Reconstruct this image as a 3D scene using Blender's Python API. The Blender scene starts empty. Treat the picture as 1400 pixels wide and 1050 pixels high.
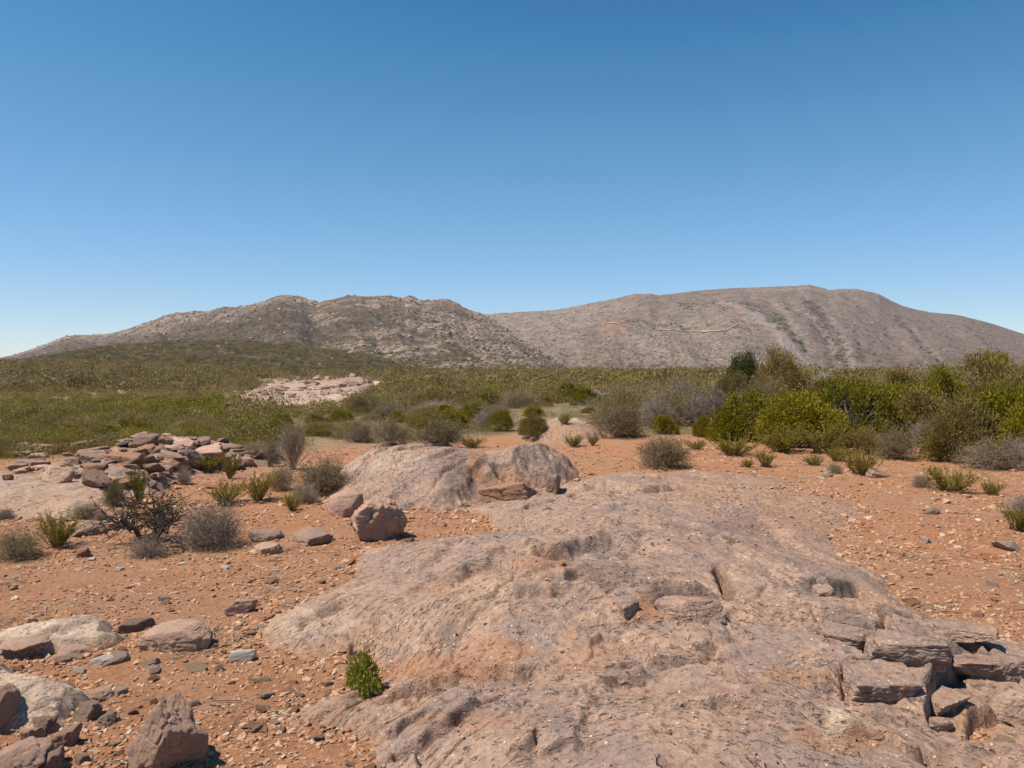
import bpy, math, random
import numpy as np

random.seed(7)
SC = bpy.context.scene
COL = SC.collection
F, CAMZ, HZ = 1050.0, 1.70, 500.0          # focal length (px of a 1400 px wide frame), eye height, horizon row
TH = math.atan(25 / F)
CT, ST = math.cos(TH), math.sin(TH)
SUN_EL, SUN_AZ = math.radians(62), math.radians(-108)   # azimuth from +Y, negative = left

# ------------------------------------------------------------------ noise
def _hash(ix, iy, s):
    h = (ix.astype(np.int64) * 374761393 + iy.astype(np.int64) * 668265263 + s * 974634777) & 0xFFFFFFFF
    h = ((h ^ (h >> 13)) * 1274126177) & 0xFFFFFFFF
    h = ((h ^ (h >> 16)) * 2246822519) & 0xFFFFFFFF
    return (h ^ (h >> 15)) & 0xFFFFFFFF

def perlin(x, y, s=0):
    x = np.asarray(x, float); y = np.asarray(y, float)
    x0 = np.floor(x); y0 = np.floor(y)
    fx = x - x0; fy = y - y0
    u = fx * fx * fx * (fx * (fx * 6 - 15) + 10); v = fy * fy * fy * (fy * (fy * 6 - 15) + 10)
    def g(i, j):
        a = _hash(x0 + i, y0 + j, s) * (2 * math.pi / 4294967296.0)
        return np.cos(a) * (fx - i) + np.sin(a) * (fy - j)
    a = g(0, 0); b = g(1, 0); c = g(0, 1); d = g(1, 1)
    return (a + (b - a) * u + (c - a) * v + (a - b - c + d) * u * v) * 1.5

def fbm(x, y, o=4, s=0, gain=0.5):
    t = 0; a = 1.0; n = 0
    for k in range(o):
        t = t + a * perlin(x * 2 ** k + 17.3 * k, y * 2 ** k - 9.1 * k, s + k); n += a; a *= gain
    return t / n

def ridged(x, y, o=4, s=0):
    t = 0; a = 1.0; n = 0
    for k in range(o):
        t = t + a * (1 - np.abs(perlin(x * 2 ** k + 5.3 * k, y * 2 ** k + 3.7 * k, s + k)) * 1.6); n += a; a *= 0.5
    return t / n

def worley(x, y, s=0):
    x0 = np.floor(x); y0 = np.floor(y)
    f1 = np.full(np.shape(x), 9.0); f2 = f1.copy(); cid = np.zeros(np.shape(x))
    for i in (-1, 0, 1):
        for j in (-1, 0, 1):
            hx = _hash(x0 + i, y0 + j, s) / 4294967296.0; hy = _hash(x0 + i, y0 + j, s + 77) / 4294967296.0
            d = np.hypot(x0 + i + hx - x, y0 + j + hy - y)
            c = d < f1
            f2 = np.where(c, f1, np.minimum(f2, d)); cid = np.where(c, _hash(x0 + i, y0 + j, s + 5) / 4294967296.0, cid)
            f1 = np.where(c, d, f1)
    return f1, f2, cid

def noise3(P, s=0):
    Q0 = np.floor(P); f = P - Q0; u = f * f * f * (f * (f * 6 - 15) + 10); t = 0
    for i in (0, 1):
        for j in (0, 1):
            for k in (0, 1):
                h = _hash(Q0[:, 0] + i + 131 * (Q0[:, 2] + k), Q0[:, 1] + j + 57 * (Q0[:, 2] + k), s) / 4294967296.0 * 2 - 1
                t = t + h * (u[:, 0] if i else 1 - u[:, 0]) * (u[:, 1] if j else 1 - u[:, 1]) * (u[:, 2] if k else 1 - u[:, 2])
    return t

def fbm3(P, o=4, s=0, gain=.55):
    t = 0; a = 1.0; n = 0
    for k in range(o): t = t + a * noise3(P * 2 ** k + 7.7 * k, s + k); n += a; a *= gain
    return t / n

def sstep(a, b, x):
    t = np.clip((x - a) / (b - a), 0, 1); return t * t * (3 - 2 * t)

# ------------------------------------------------------------------ camera rays
def ray(px, py):
    a = (px - 700) / F; b = -(py - 525) / F
    return np.array([a, CT + b * ST, -ST + b * CT])

def to_px(x, y, z):
    dx, dy, dz = x, y, z - CAMZ
    dep = np.maximum(dy * CT - dz * ST, 1e-3); v = dy * ST + dz * CT
    return 700 + F * dx / dep, 525 - F * v / dep

# ------------------------------------------------------------------ terrain height
TX = np.array([-700, 0, 200, 400, 600, 1000, 1400, 2100.0])
TR = np.array([0, 12, 20, 40, 80, 130, 220, 350, 500, 900, 12000.0])
TZ = np.array([
    [0, 0, -.3, -1.5, -3.5, -4, -3, 2, 6, 6, 0],
    [0, 0, 0, -1.3, -3.0, -3.9, -2.9, 1.7, 3, 4, 0],
    [0, 0, 0, -1.2, -2.9, -3.9, -2.9, 1.0, 3, 4, 0],
    [0, 0, 0, -1.0, -2.3, -3.0, -2.9, -2, -2, -2, -3],
    [0, 0, 0, -.3, -1.0, -1.3, -1.4, -1.9, -2.5, -4, -6],
    [0, 0, .1, 0, -.4, -.8, -1.2, -1.9, -2.5, -4, -6],
    [0, 0, .1, .2, 0, -.5, -1, -1.9, -2.5, -4, -6],
    [0, 0, .1, .2, 0, -.5, -1, -1.9, -2.5, -4, -6]])

def base_h(x, y):
    x = np.asarray(x, float); y = np.asarray(y, float)
    r = np.hypot(x, y)
    px = 700 + F * x / np.maximum(y, np.maximum(0.15 * r, 1e-3))
    cx = np.clip(np.interp(px, TX, np.arange(len(TX))), 0, len(TX) - 1.0001)
    cr = np.clip(np.interp(np.log(r + 5), np.log(TR + 5), np.arange(len(TR))), 0, len(TR) - 1.0001)
    i = cx.astype(int); j = cr.astype(int); u = sstep(0, 1, cx - i); v = cr - j
    z = TZ[i, j] * (1 - u) * (1 - v) + TZ[i + 1, j] * u * (1 - v) + TZ[i, j + 1] * (1 - u) * v + TZ[i + 1, j + 1] * u * v
    z = z + 0.035 * fbm(x * 0.6, y * 0.6, 3, 3)
    z = z + sstep(18, 90, r) * 0.55 * fbm(x * 0.05, y * 0.05, 4, 8)
    return z

def hit(px, py, fn=base_h, off=0.0, r0=1.2, r1=900):
    d = ray(px, py); t = np.exp(np.linspace(math.log(r0), math.log(r1), 700)) / d[1]
    X = d[0] * t; Y = d[1] * t; Z = CAMZ + d[2] * t
    b = Z < fn(X, Y) + off
    k = int(np.argmax(b)) if b.any() else len(t) - 1
    if k > 0:
        t = np.linspace(t[k - 1], t[k], 40); X = d[0] * t; Y = d[1] * t; Z = CAMZ + d[2] * t
        b = Z < fn(X, Y) + off; k = int(np.argmax(b)) if b.any() else 39
    return np.array([X[k], Y[k], Z[k]])

# ------------------------------------------------------------------ mesh + object helpers
def mk_mesh(name, V, Q, mat=None, smooth=True, attrs=None):
    V = np.ascontiguousarray(V, dtype=np.float32); Q = np.ascontiguousarray(Q, dtype=np.int32)
    me = bpy.data.meshes.new(name)
    k = Q.shape[1]
    me.vertices.add(len(V)); me.vertices.foreach_set('co', V.ravel())
    me.loops.add(Q.size); me.loops.foreach_set('vertex_index', Q.ravel())
    me.polygons.add(len(Q)); me.polygons.foreach_set('loop_start', np.arange(0, Q.size, k, dtype=np.int32))
    me.polygons.foreach_set('use_smooth', np.full(len(Q), smooth, dtype=bool))
    me.update(calc_edges=True)
    if mat: me.materials.append(mat)
    for n, a in (attrs or {}).items():
        me.attributes.new(n, 'FLOAT', 'POINT').data.foreach_set('value', np.ascontiguousarray(a, dtype=np.float32).ravel())
    return me

def link(name, data, loc=(0, 0, 0), rot=(0, 0, 0), scale=(1, 1, 1), parent=None):
    o = bpy.data.objects.new(name, data); COL.objects.link(o)
    o.location = loc; o.rotation_euler = rot; o.scale = scale
    if parent: o.parent = parent
    return o

def tag(o, label=None, cat=None, group=None, kind=None):
    if label: o['label'] = label
    if cat: o['category'] = cat
    if group: o['group'] = group
    if kind: o['kind'] = kind
    return o

def grid_quads(nr, nc, mask=None):
    i = np.arange(nr * nc).reshape(nr, nc)
    q = np.stack([i[:-1, :-1], i[:-1, 1:], i[1:, 1:], i[1:, :-1]], -1).reshape(-1, 4)
    if mask is not None:
        q = q[mask.ravel()[q].any(1)]
    return q

def compact(V, Q, attrs=None):
    u, inv = np.unique(Q, return_inverse=True)
    return V[u], inv.reshape(Q.shape), {k: a.ravel()[u] for k, a in (attrs or {}).items()}

# ------------------------------------------------------------------ materials
class NT:
    def __init__(self, name):
        self.m = bpy.data.materials.new(name); self.m.use_nodes = True
        self.t = self.m.node_tree; self.n = self.t.nodes
        self.b = self.n['Principled BSDF']; self.b.inputs['Roughness'].default_value = 0.9
        self.b.inputs['Specular IOR Level'].default_value = 0.25
    def add(self, typ, ins=None, **kw):
        n = self.n.new(typ)
        for k, v in kw.items(): setattr(n, k, v)
        for k, v in (ins or {}).items():
            if isinstance(v, bpy.types.NodeSocket): self.t.links.new(v, n.inputs[k])
            else: n.inputs[k].default_value = v
        return n
    def noise(self, vec, scale, detail=6, rough=0.6, dist=0.0):
        n = self.add('ShaderNodeTexNoise', {'Vector': vec, 'Scale': scale, 'Detail': detail, 'Roughness': rough, 'Distortion': dist})
        return n.outputs['Fac']
    def ramp(self, fac, stops, interp='LINEAR'):
        r = self.add('ShaderNodeValToRGB', {'Fac': fac}); cr = r.color_ramp; cr.interpolation = interp
        while len(cr.elements) < len(stops): cr.elements.new(0.5)
        for e, (p, c) in zip(cr.elements, stops):
            e.position = p; e.color = (c, c, c, 1) if not isinstance(c, tuple) else (*c, 1)
        return r.outputs['Color']
    def mix(self, fac, a, b, mode='MIX'):
        n = self.add('ShaderNodeMix', data_type='RGBA', blend_type=mode)
        for k, v in ((0, fac), (6, a), (7, b)):
            if isinstance(v, bpy.types.NodeSocket): self.t.links.new(v, n.inputs[k])
            else: n.inputs[k].default_value = v if k == 0 else (*v, 1)
        return n.outputs[2]
    def math(self, op, a, b=0.0, clamp=False):
        n = self.add('ShaderNodeMath', operation=op, use_clamp=clamp)
        for k, v in ((0, a), (1, b)):
            if isinstance(v, bpy.types.NodeSocket): self.t.links.new(v, n.inputs[k])
            else: n.inputs[k].default_value = v
        return n.outputs[0]
    def attr(self, name): return self.add('ShaderNodeAttribute', attribute_name=name).outputs['Fac']
    def coord(self, world):
        if world: return self.add('ShaderNodeNewGeometry').outputs['Position']
        tc = self.add('ShaderNodeTexCoord').outputs['Object']; oi = self.add('ShaderNodeObjectInfo').outputs['Random']
        sc = self.math('MULTIPLY', oi, 37.0)
        return self.add('ShaderNodeVectorMath', {0: tc, 1: self.add('ShaderNodeCombineXYZ', {0: sc, 1: sc, 2: sc}).outputs[0]}, operation='ADD').outputs[0]
    def bump(self, h, strength, dist):
        self.t.links.new(self.add('ShaderNodeBump', {'Height': h, 'Strength': strength, 'Distance': dist}).outputs[0], self.b.inputs['Normal'])
    def col(self, c): self.t.links.new(c, self.b.inputs['Base Color'])

def rock_material(name, world, tint=(1, 1, 1), S=1.0, attrs=False):
    n = NT(name); P = n.coord(world)
    big = n.noise(P, 0.9 * S, 4, 0.6, 0.4); mid = n.noise(P, 4.2 * S, 8, 0.68, 0.8); fine = n.noise(P, 26 * S, 6, 0.7)
    vfine = n.noise(P, 120 * S, 3, 0.7)
    c = n.ramp(mid, [(0.28, (.215, .145, .114)), (0.44, (.292, .198, .154)), (0.56, (.352, .238, .182)), (0.72, (.430, .300, .228))])
    warm = n.ramp(big, [(0.42, 0.0), (0.66, 1.0)])
    c = n.mix(n.math('MULTIPLY', warm, 0.5), c, (.362, .238, .175))
    # orange rust, blue-grey bare faces
    rust = n.ramp(n.noise(P, 2.3 * S, 7, 0.72, 1.2), [(0.53, 0.0), (0.66, 0.65)])
    c = n.mix(rust, c, (.345, .195, .128))
    blue = n.ramp(n.noise(P, 1.9 * S, 7, 0.68, 0.8), [(0.48, 0.0), (0.60, 0.85)])
    c = n.mix(blue, c, (.255, .190, .166))
    if attrs:
        c = n.mix(n.math('MULTIPLY', n.attr('varnish'), n.ramp(mid, [(0.3, 1.0), (0.65, 0.35)]), True), c, (.105, .088, .082))
        c = n.mix(n.math('MULTIPLY', n.attr('rust'), n.ramp(fine, [(0.3, 0.5), (0.6, 1.0)]), True), c, (.330, .165, .090))
        c = n.mix(n.math('MULTIPLY', n.attr('dust'), n.ramp(fine, [(0.35, 0.4), (0.6, 1.0)]), True), c, (.330, .190, .118))
        c = n.mix(n.math('MULTIPLY', n.attr('pale'), n.ramp(mid, [(0.3, 0.3), (0.6, 1.0)]), True), c, (.53, .41, .315))
    c = n.mix(0.9, c, n.ramp(fine, [(0.25, 0.5), (0.5, 1.0), (0.75, 1.42)]), 'MULTIPLY')
    c = n.mix(0.55, c, n.ramp(vfine, [(0.3, 0.6), (0.5, 1.0), (0.7, 1.35)]), 'MULTIPLY')
    # lichen and quartz specks
    vo = n.add('ShaderNodeTexVoronoi', {'Vector': P, 'Scale': 38 * S, 'Randomness': 1.0})
    sel = n.math('GREATER_THAN', n.add('ShaderNodeSeparateColor', {0: vo.outputs['Color']}).outputs[0], 0.90)
    near = n.math('LESS_THAN', n.math('ADD', vo.outputs['Distance'], n.math('MULTIPLY', vfine, 0.3)), 0.36)
    c = n.mix(n.math('MULTIPLY', sel, near), c, (.60, .50, .42))
    vo2 = n.add('ShaderNodeTexVoronoi', {'Vector': P, 'Scale': 24 * S, 'Randomness': 1.0})
    sel2 = n.math('GREATER_THAN', n.add('ShaderNodeSeparateColor', {0: vo2.outputs['Color']}).outputs[1], 0.80)
    near2 = n.math('LESS_THAN', n.math('ADD', vo2.outputs['Distance'], n.math('MULTIPLY', fine, 0.5)), 0.50)
    c = n.mix(n.math('MULTIPLY', n.math('MULTIPLY', sel2, near2), 0.6), c, (.085, .070, .062))
    hx = None
    if attrs:
        uv = n.add('ShaderNodeCombineXYZ', {0: n.attr('su'), 1: n.attr('sv'), 2: n.add('ShaderNodeSeparateXYZ', {0: P}).outputs[2]}).outputs[0]
        def strk(a, b, w, det, gate):
            vv = n.add('ShaderNodeVectorMath', {0: uv, 1: (a, b, (a + b) * .7)}, operation='MULTIPLY').outputs[0]
            q = n.math('ABSOLUTE', n.math('SUBTRACT', n.noise(vv, 1.0, det, .55, .35), .5))
            g_ = n.ramp(n.noise(P, gate, 4, .6), [(.53, 0.0), (.62, 1.0)])
            return n.math('MULTIPLY', n.ramp(q, [(0.0, 1.0), (w, 0.0)]), g_)
        def dash(a, b, lo, gate):
            vv = n.add('ShaderNodeVectorMath', {0: uv, 1: (a, b, (a + b) * .7)}, operation='MULTIPLY').outputs[0]
            return n.math('MULTIPLY', n.ramp(n.noise(vv, 1.0, 3, .55, .2), [(lo, 0.0), (lo + .05, 1.0)]), n.ramp(n.noise(P, gate, 4, .6), [(.42, 0.0), (.56, 1.0)]))
        k1 = dash(40, 24, .60, 2.2); k2 = dash(24, 13, .625, 1.6); k3 = strk(3.2, 1.4, .004, 6, 1.8)
        hx = n.math('ADD', n.math('MULTIPLY', k1, 1.3), n.math('ADD', n.math('MULTIPLY', k2, 1.5), n.math('MULTIPLY', k3, .9)))
        band = n.noise(n.add('ShaderNodeVectorMath', {0: uv, 1: (6, 3.6, 6)}, operation='MULTIPLY').outputs[0], 1.0, 6, .65, .5)
        c = n.mix(.12, c, n.ramp(band, [(.3, .72), (.5, 1.0), (.7, 1.25)]), 'MULTIPLY')
        c = n.mix(n.math('MULTIPLY', n.math('MAXIMUM', k1, k2), .58), c, (.125, .075, .050))
        hx = n.math('SUBTRACT', n.math('MULTIPLY', band, .4), n.math('MULTIPLY', hx, 1.1))
    c = n.mix(1.0, c, tint, 'MULTIPLY')
    n.col(c)
    h = n.math('ADD', n.math('MULTIPLY', fine, 1.0), n.math('MULTIPLY', vfine, 0.35))
    h = n.math('ADD', h, n.math('MULTIPLY', mid, 1.0))
    if hx is not None: h = n.math('ADD', h, hx)
    n.bump(h, 0.9, 0.022 / S)
    return n.m

def ground_material():
    n = NT('red_dirt'); P = n.coord(True)
    a = n.noise(P, 0.5, 5, 0.6, 0.3); b = n.noise(P, 3.5, 8, 0.65, 0.3); f = n.noise(P, 34, 7, 0.72); v = n.noise(P, 130, 3, 0.7)
    c = n.ramp(b, [(0.30, (.275, .116, .053)), (0.5, (.365, .166, .079)), (0.70, (.440, .220, .113))])
    c = n.mix(n.ramp(a, [(0.38, 0.0), (0.60, 0.75)]), c, (.345, .192, .110))
    c = n.mix(0.8, c, n.ramp(f, [(0.28, 0.62), (0.5, 1.0), (0.72, 1.35)]), 'MULTIPLY')
    c = n.mix(0.5, c, n.ramp(v, [(0.3, 0.65), (0.5, 1.0), (0.7, 1.3)]), 'MULTIPLY')
    g = n.ramp(n.noise(P, 0.12, 8, 0.66, 0.4), [(0.30, (.105, .088, .030)), (0.42, (.150, .118, .052)), (0.52, (.205, .155, .085)), (0.62, (.270, .195, .120)), (0.74, (.340, .240, .160))])
    g = n.mix(0.7, g, n.ramp(n.noise(P, 1.3, 6, 0.7), [(0.3, 0.6), (0.5, 1.0), (0.7, 1.4)]), 'MULTIPLY')
    c = n.mix(n.attr('veg'), c, g)
    n.col(c)
    n.bump(n.math('ADD', n.math('MULTIPLY', f, 1.0), n.math('MULTIPLY', v, 0.5)), 1.0, 0.024)
    return n.m

def hill_material(name, soil, scrub, rock):
    n = NT(name); P = n.coord(True)
    a = n.noise(P, 0.012, 8, 0.66, 0.4); b = n.noise(P, 0.06, 9, 0.72, 0.5); f = n.noise(P, 0.28, 6, 0.75)
    c = n.ramp(b, [(0.30, tuple(.62 * k for k in soil)), (0.5, soil), (0.7, tuple(1.3 * k for k in soil))])
    c = n.mix(n.math('MULTIPLY', n.ramp(n.math('ADD', n.math('MULTIPLY', a, .5), n.math('MULTIPLY', f, .5)), [(0.42, 1.0), (0.56, 0.0)]), n.attr('scrub'), True), c, scrub)
    r = n.ramp(n.math('ADD', n.math('MULTIPLY', b, 0.5), n.math('MULTIPLY', f, 0.5)), [(0.44, 0.0), (0.52, 1.0)])
    c = n.mix(n.math('MULTIPLY', r, n.attr('rocky'), True), c, rock)
    c = n.mix(n.attr('scree'), c, (.275, .216, .184))
    c = n.mix(n.math('MULTIPLY', n.attr('red'), 0.7), c, (.30, .175, .11))
    c = n.mix(1.0, c, n.ramp(f, [(0.3, 0.5), (0.5, 1.0), (0.7, 1.5)]), 'MULTIPLY')
    c = n.mix(.8, c, n.ramp(n.noise(P, .035, 6, .7, .5), [(.35, .72), (.5, 1.0), (.65, 1.25)]), 'MULTIPLY')
    n.col(c); n.bump(n.math('ADD', b, f), 1.0, 3.5)
    return n.m

def leaf_material(name, cols, trans=0.3, rough=0.6):
    n = NT(name); g = n.add('ShaderNodeNewGeometry').outputs['Random Per Island']
    oi = n.add('ShaderNodeObjectInfo').outputs['Random']
    tc = n.add('ShaderNodeTexCoord').outputs['Object']
    k = n.math('ADD', n.math('ADD', n.math('MULTIPLY', g, 0.18), 0.14), n.math('MULTIPLY', n.noise(tc, 3.0, 3), 0.5))
    k = n.math('ADD', k, n.math('MULTIPLY', n.math('SUBTRACT', oi, 0.5), 0.20))
    k = n.math('ADD', k, n.attr('tone'))
    c = n.ramp(k, [(0.18 + 0.64 * i / max(1, len(cols) - 1), q) for i, q in enumerate(cols)])
    n.col(c); n.b.inputs['Roughness'].default_value = rough
    tr = n.add('ShaderNodeBsdfTranslucent', {'Color': c})
    mx = n.add('ShaderNodeMixShader', {0: trans, 1: n.b.outputs[0], 2: tr.outputs[0]})
    n.t.links.new(mx.outputs[0], n.n['Material Output'].inputs[0])
    return n.m

def bark_material(name, a, b):
    n = NT(name); g = n.add('ShaderNodeNewGeometry').outputs['Random Per Island']
    tc = n.add('ShaderNodeTexCoord').outputs['Object']
    n.col(n.ramp(n.math('ADD', n.math('MULTIPLY', g, 0.6), n.math('MULTIPLY', n.noise(tc, 30, 3), 0.4)), [(0.2, a), (0.8, b)]))
    return n.m

M = {}
M['dirt'] = ground_material()
M["slab"] = rock_material("bedrock", True, (1.02, .995, .95), attrs=True)
M['boulder'] = rock_material('boulder_rock', False, (1.05, 1.03, .98), 1.6)
M['light_boulder'] = rock_material('light_boulder_rock', False, (1.38, 1.29, 1.19), 1.6)
M['pale_boulder'] = rock_material('pale_boulder_rock', False, (1.62, 1.52, 1.40), 1.6)
M['dark_boulder'] = rock_material('dark_boulder_rock', False, (.80, .73, .68), 1.6)
M['red_boulder'] = rock_material('red_boulder_rock', False, (1.1, .86, .68), 1.6)
M['far_rock'] = rock_material('far_bedrock', True, (1.12, 1.08, 1.05), 0.10, attrs=True)
M['hillrock'] = rock_material('hill_rock', True, (.92, .95, .96), 0.05)

def chip_material():
    n = NT('gravel_chips'); g = n.add('ShaderNodeNewGeometry').outputs['Random Per Island']; P = n.coord(True)
    c = n.ramp(g, [(0.0, (.235, .112, .060)), (0.35, (.325, .162, .090)), (0.65, (.400, .222, .125)), (0.85, (.400, .260, .170)), (0.97, (.36, .27, .20)), (1.0, (.50, .39, .30))])
    n.col(n.mix(0.7, c, n.ramp(n.noise(P, 60, 5, 0.7), [(0.3, 0.65), (0.5, 1.0), (0.7, 1.3)]), 'MULTIPLY'))
    return n.m
M['chips'] = chip_material()

def stone_material(name, col):
    n = NT(name); P = n.coord(False); oi = n.add('ShaderNodeObjectInfo').outputs['Random']
    c = n.mix(0.8, col, n.ramp(oi, [(0.0, (.75, .72, .70)), (0.5, (1.0, 1.0, 1.0)), (1.0, (1.25, 1.3, 1.35))]), 'MULTIPLY')
    c = n.mix(0.7, c, n.ramp(n.noise(P, 6, 7, 0.7), [(0.3, 0.55), (0.5, 1.0), (0.7, 1.35)]), 'MULTIPLY')
    n.col(c); n.bump(n.noise(P, 14, 6, 0.7), 0.8, 0.05)
    return n.m
M['stone_red'] = stone_material('red_stone', (.33, .175, .105))
M['stone_tan'] = stone_material('tan_stone', (.38, .255, .17))
M['stone_grey'] = stone_material('grey_stone', (.345, .25, .195))
M['stone_white'] = stone_material('white_stone', (.62, .54, .46))

M['leaf_green'] = leaf_material('green_leaves', [(0.088, 0.091, 0.005), (0.167, 0.146, 0.006), (0.265, 0.204, 0.011), (0.363, 0.254, 0.019)])
M['leaf_olive'] = leaf_material('olive_leaves', [(0.117, 0.094, 0.022), (0.202, 0.149, 0.038), (0.287, 0.195, 0.055), (0.405, 0.258, 0.085)])
M['leaf_greygreen'] = leaf_material('grey_green_leaves', [(0.150, 0.119, 0.046), (0.233, 0.180, 0.073), (0.309, 0.228, 0.099), (0.411, 0.289, 0.143)])
M['leaf_yellow'] = leaf_material('yellow_green_leaves', [(0.109, 0.098, 0.006), (0.210, 0.175, 0.013), (0.312, 0.237, 0.024), (0.406, 0.288, 0.048)])
M['leaf_dark'] = leaf_material('dark_leaves', [(0.035, 0.041, 0.006), (0.064, 0.068, 0.011), (0.104, 0.095, 0.018)])
M['leaf_brown'] = leaf_material('brown_green_leaves', [(0.136, 0.098, 0.039), (0.200, 0.147, 0.055), (0.264, 0.189, 0.072), (0.320, 0.224, 0.099)])
M['leaf_fresh'] = leaf_material('fresh_leaves', [(0.094, 0.124, 0.008), (0.180, 0.206, 0.016), (0.281, 0.276, 0.036), (0.655, 0.497, 0.144)])
M['twig_grey'] = bark_material('grey_twigs', (.15, .112, .082), (.36, .285, .22))
M['twig_brown'] = bark_material('brown_twigs', (.10, .07, .05), (.25, .185, .14))
M['twig_dark'] = bark_material('dark_twigs', (.028, .022, .020), (.085, .066, .055))
M['twig_pale'] = bark_material('bleached_branches', (.30, .26, .23), (.52, .47, .43))

# ------------------------------------------------------------------ bedrock slabs
def strike(x, y):
    return y + 1.15 * np.sqrt((x - 0.6) ** 2 + 0.8)

def facets(x, y, s, sp):
    """tilted, rounded plates of broken rock, about -0.5..0.5"""
    x0 = np.floor(x); y0 = np.floor(y); f1 = np.full(x.shape, 9.0); f2 = f1.copy(); hv = np.zeros(x.shape)
    for i in (-1, 0, 1):
        for j in (-1, 0, 1):
            hx = _hash(x0 + i, y0 + j, s) / 4294967296.0; hy = _hash(x0 + i, y0 + j, s + 77) / 4294967296.0
            dx = x - x0 - i - hx; dy = y - y0 - j - hy; d = np.hypot(dx, dy); c = d < f1
            t1 = _hash(x0 + i, y0 + j, s + 11) / 4294967296.0 - .5; t2 = _hash(x0 + i, y0 + j, s + 23) / 4294967296.0 - .5; t3 = _hash(x0 + i, y0 + j, s + 31) / 4294967296.0 - .5
            f2 = np.where(c, f1, np.minimum(f2, d)); hv = np.where(c, 1.3 * (t1 * dx + t2 * dy) + .5 * t3, hv); f1 = np.where(c, d, f1)
    e = f2 - f1; wd = np.maximum(.10, 5 * sp)
    return hv * sstep(0, wd, e) * np.clip(.6 / wd, 0, 1)

def rock_detail(x, y, sp=0.004):
    sp = np.maximum(sp, 1e-4)
    w = fbm(x * 0.8, y * 0.8, 4, 21)
    ph = strike(x, y) + 0.55 * w
    ps = x * 0.9 - y * 0.25 + 0.3 * fbm(x, y, 3, 25)
    h = 0.060 * fbm(x * 0.9, y * 0.9, 4, 31) + 0.014 * fbm(ph * 1.6, ps * 0.9, 3, 33)
    for k, (fr, am, sd) in enumerate(((1.5, .026, 41), (3.6, .013, 47), (8.5, .007, 53))):
        q = ph * fr + 0.9 * fbm(x * fr * .45, y * fr * .45, 3, sd); s = q - np.floor(q)
        m = sstep(0.0, 0.45, fbm(ps * fr * .9, ph * fr * .35, 2, sd + 2))
        wd = np.maximum(0.07 + 0.02 * k, 4.5 * fr * sp); h = h + 1.2 * am * m * ((1 - s) * sstep(0.0, np.minimum(wd, .9), s) - .4) * np.clip(.5 / wd, 0, 1)
    for fr, dep, sd, lo in ((1.7, .030, 61, .0), (4.0, .018, 65, .05), (9.0, .009, 66, .0)):
        u = ph * fr * .8 + .35 * fbm(x * fr, y * fr, 3, sd + 7); v = ps * fr * .5
        c = np.abs(perlin(u, v, sd)); m = sstep(lo, lo + .3, perlin(x * fr * .7, y * fr * .7, sd + 2)); wd = np.maximum(.045, 5 * sp * fr)
        h = h - dep * m * (1 - sstep(0.0, wd, c)) * np.clip(.12 / wd, 0, 1)
    wx = .12 * fbm(x * 2.5, y * 2.5, 4, 5); wy = .12 * fbm(x * 2.5, y * 2.5, 4, 6)
    mf = sstep(-.25, .3, fbm(x * .7, y * .7, 3, 75))
    for fr, am, sd in ((1.6, .070, 73), (4.2, .030, 74), (10.0, .012, 76)):
        h = h + am * (.35 + .65 * mf) * facets((x + wx) * fr + .5 * y, (y + wy) * fr * 1.15 - .3 * x, sd, sp * fr)
    h = h + 0.016 * fbm(x * 7, y * 7, 5, 71, 0.6)
    return h

def seg_dist(x, y, pl):
    """signed distance to a polyline (left of its direction positive) and arc distance from its nearer end"""
    best = np.full(x.shape, 1e9); sg = np.ones(x.shape); bp = np.zeros(x.shape); arc = np.zeros(x.shape); run = 0.0
    tot = sum(math.sqrt(((b - a) ** 2).sum()) for a, b in zip(pl[:-1], pl[1:]))
    for a, b in zip(pl[:-1], pl[1:]):
        d = b - a; L2 = (d ** 2).sum(); L = math.sqrt(L2)
        t = np.clip(((x - a[0]) * d[0] + (y - a[1]) * d[1]) / L2, 0, 1)
        q = np.hypot(x - a[0] - t * d[0], y - a[1] - t * d[1])
        s = d[0] * (y - a[1]) - d[1] * (x - a[0]); pp = np.abs(s) / L; s = np.sign(s)
        c = (q < best - 1e-7) | ((np.abs(q - best) <= 1e-7) & (pp > bp)); bp = np.where(c, pp, bp)
        best = np.where(c, q, best); sg = np.where(c, s, sg); arc = np.where(c, run + t * L, arc); run += L
    return best * sg, np.minimum(arc, tot - arc)

def poly_sd(x, y, P):
    ins = np.zeros(x.shape, bool); n = len(P); best = np.full(x.shape, 1e9)
    for i in range(n):
        a, b = P[i], P[(i + 1) % n]; d = b - a
        t = np.clip(((x - a[0]) * d[0] + (y - a[1]) * d[1]) / max((d ** 2).sum(), 1e-9), 0, 1)
        best = np.minimum(best, np.hypot(x - a[0] - t * d[0], y - a[1] - t * d[1]))
        c = (a[1] > y) != (b[1] > y)
        ins ^= c & (x < (b[0] - a[0]) * (y - a[1]) / (b[1] - a[1] + 1e-12) + a[0])
    return np.where(ins, best, -best)

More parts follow.
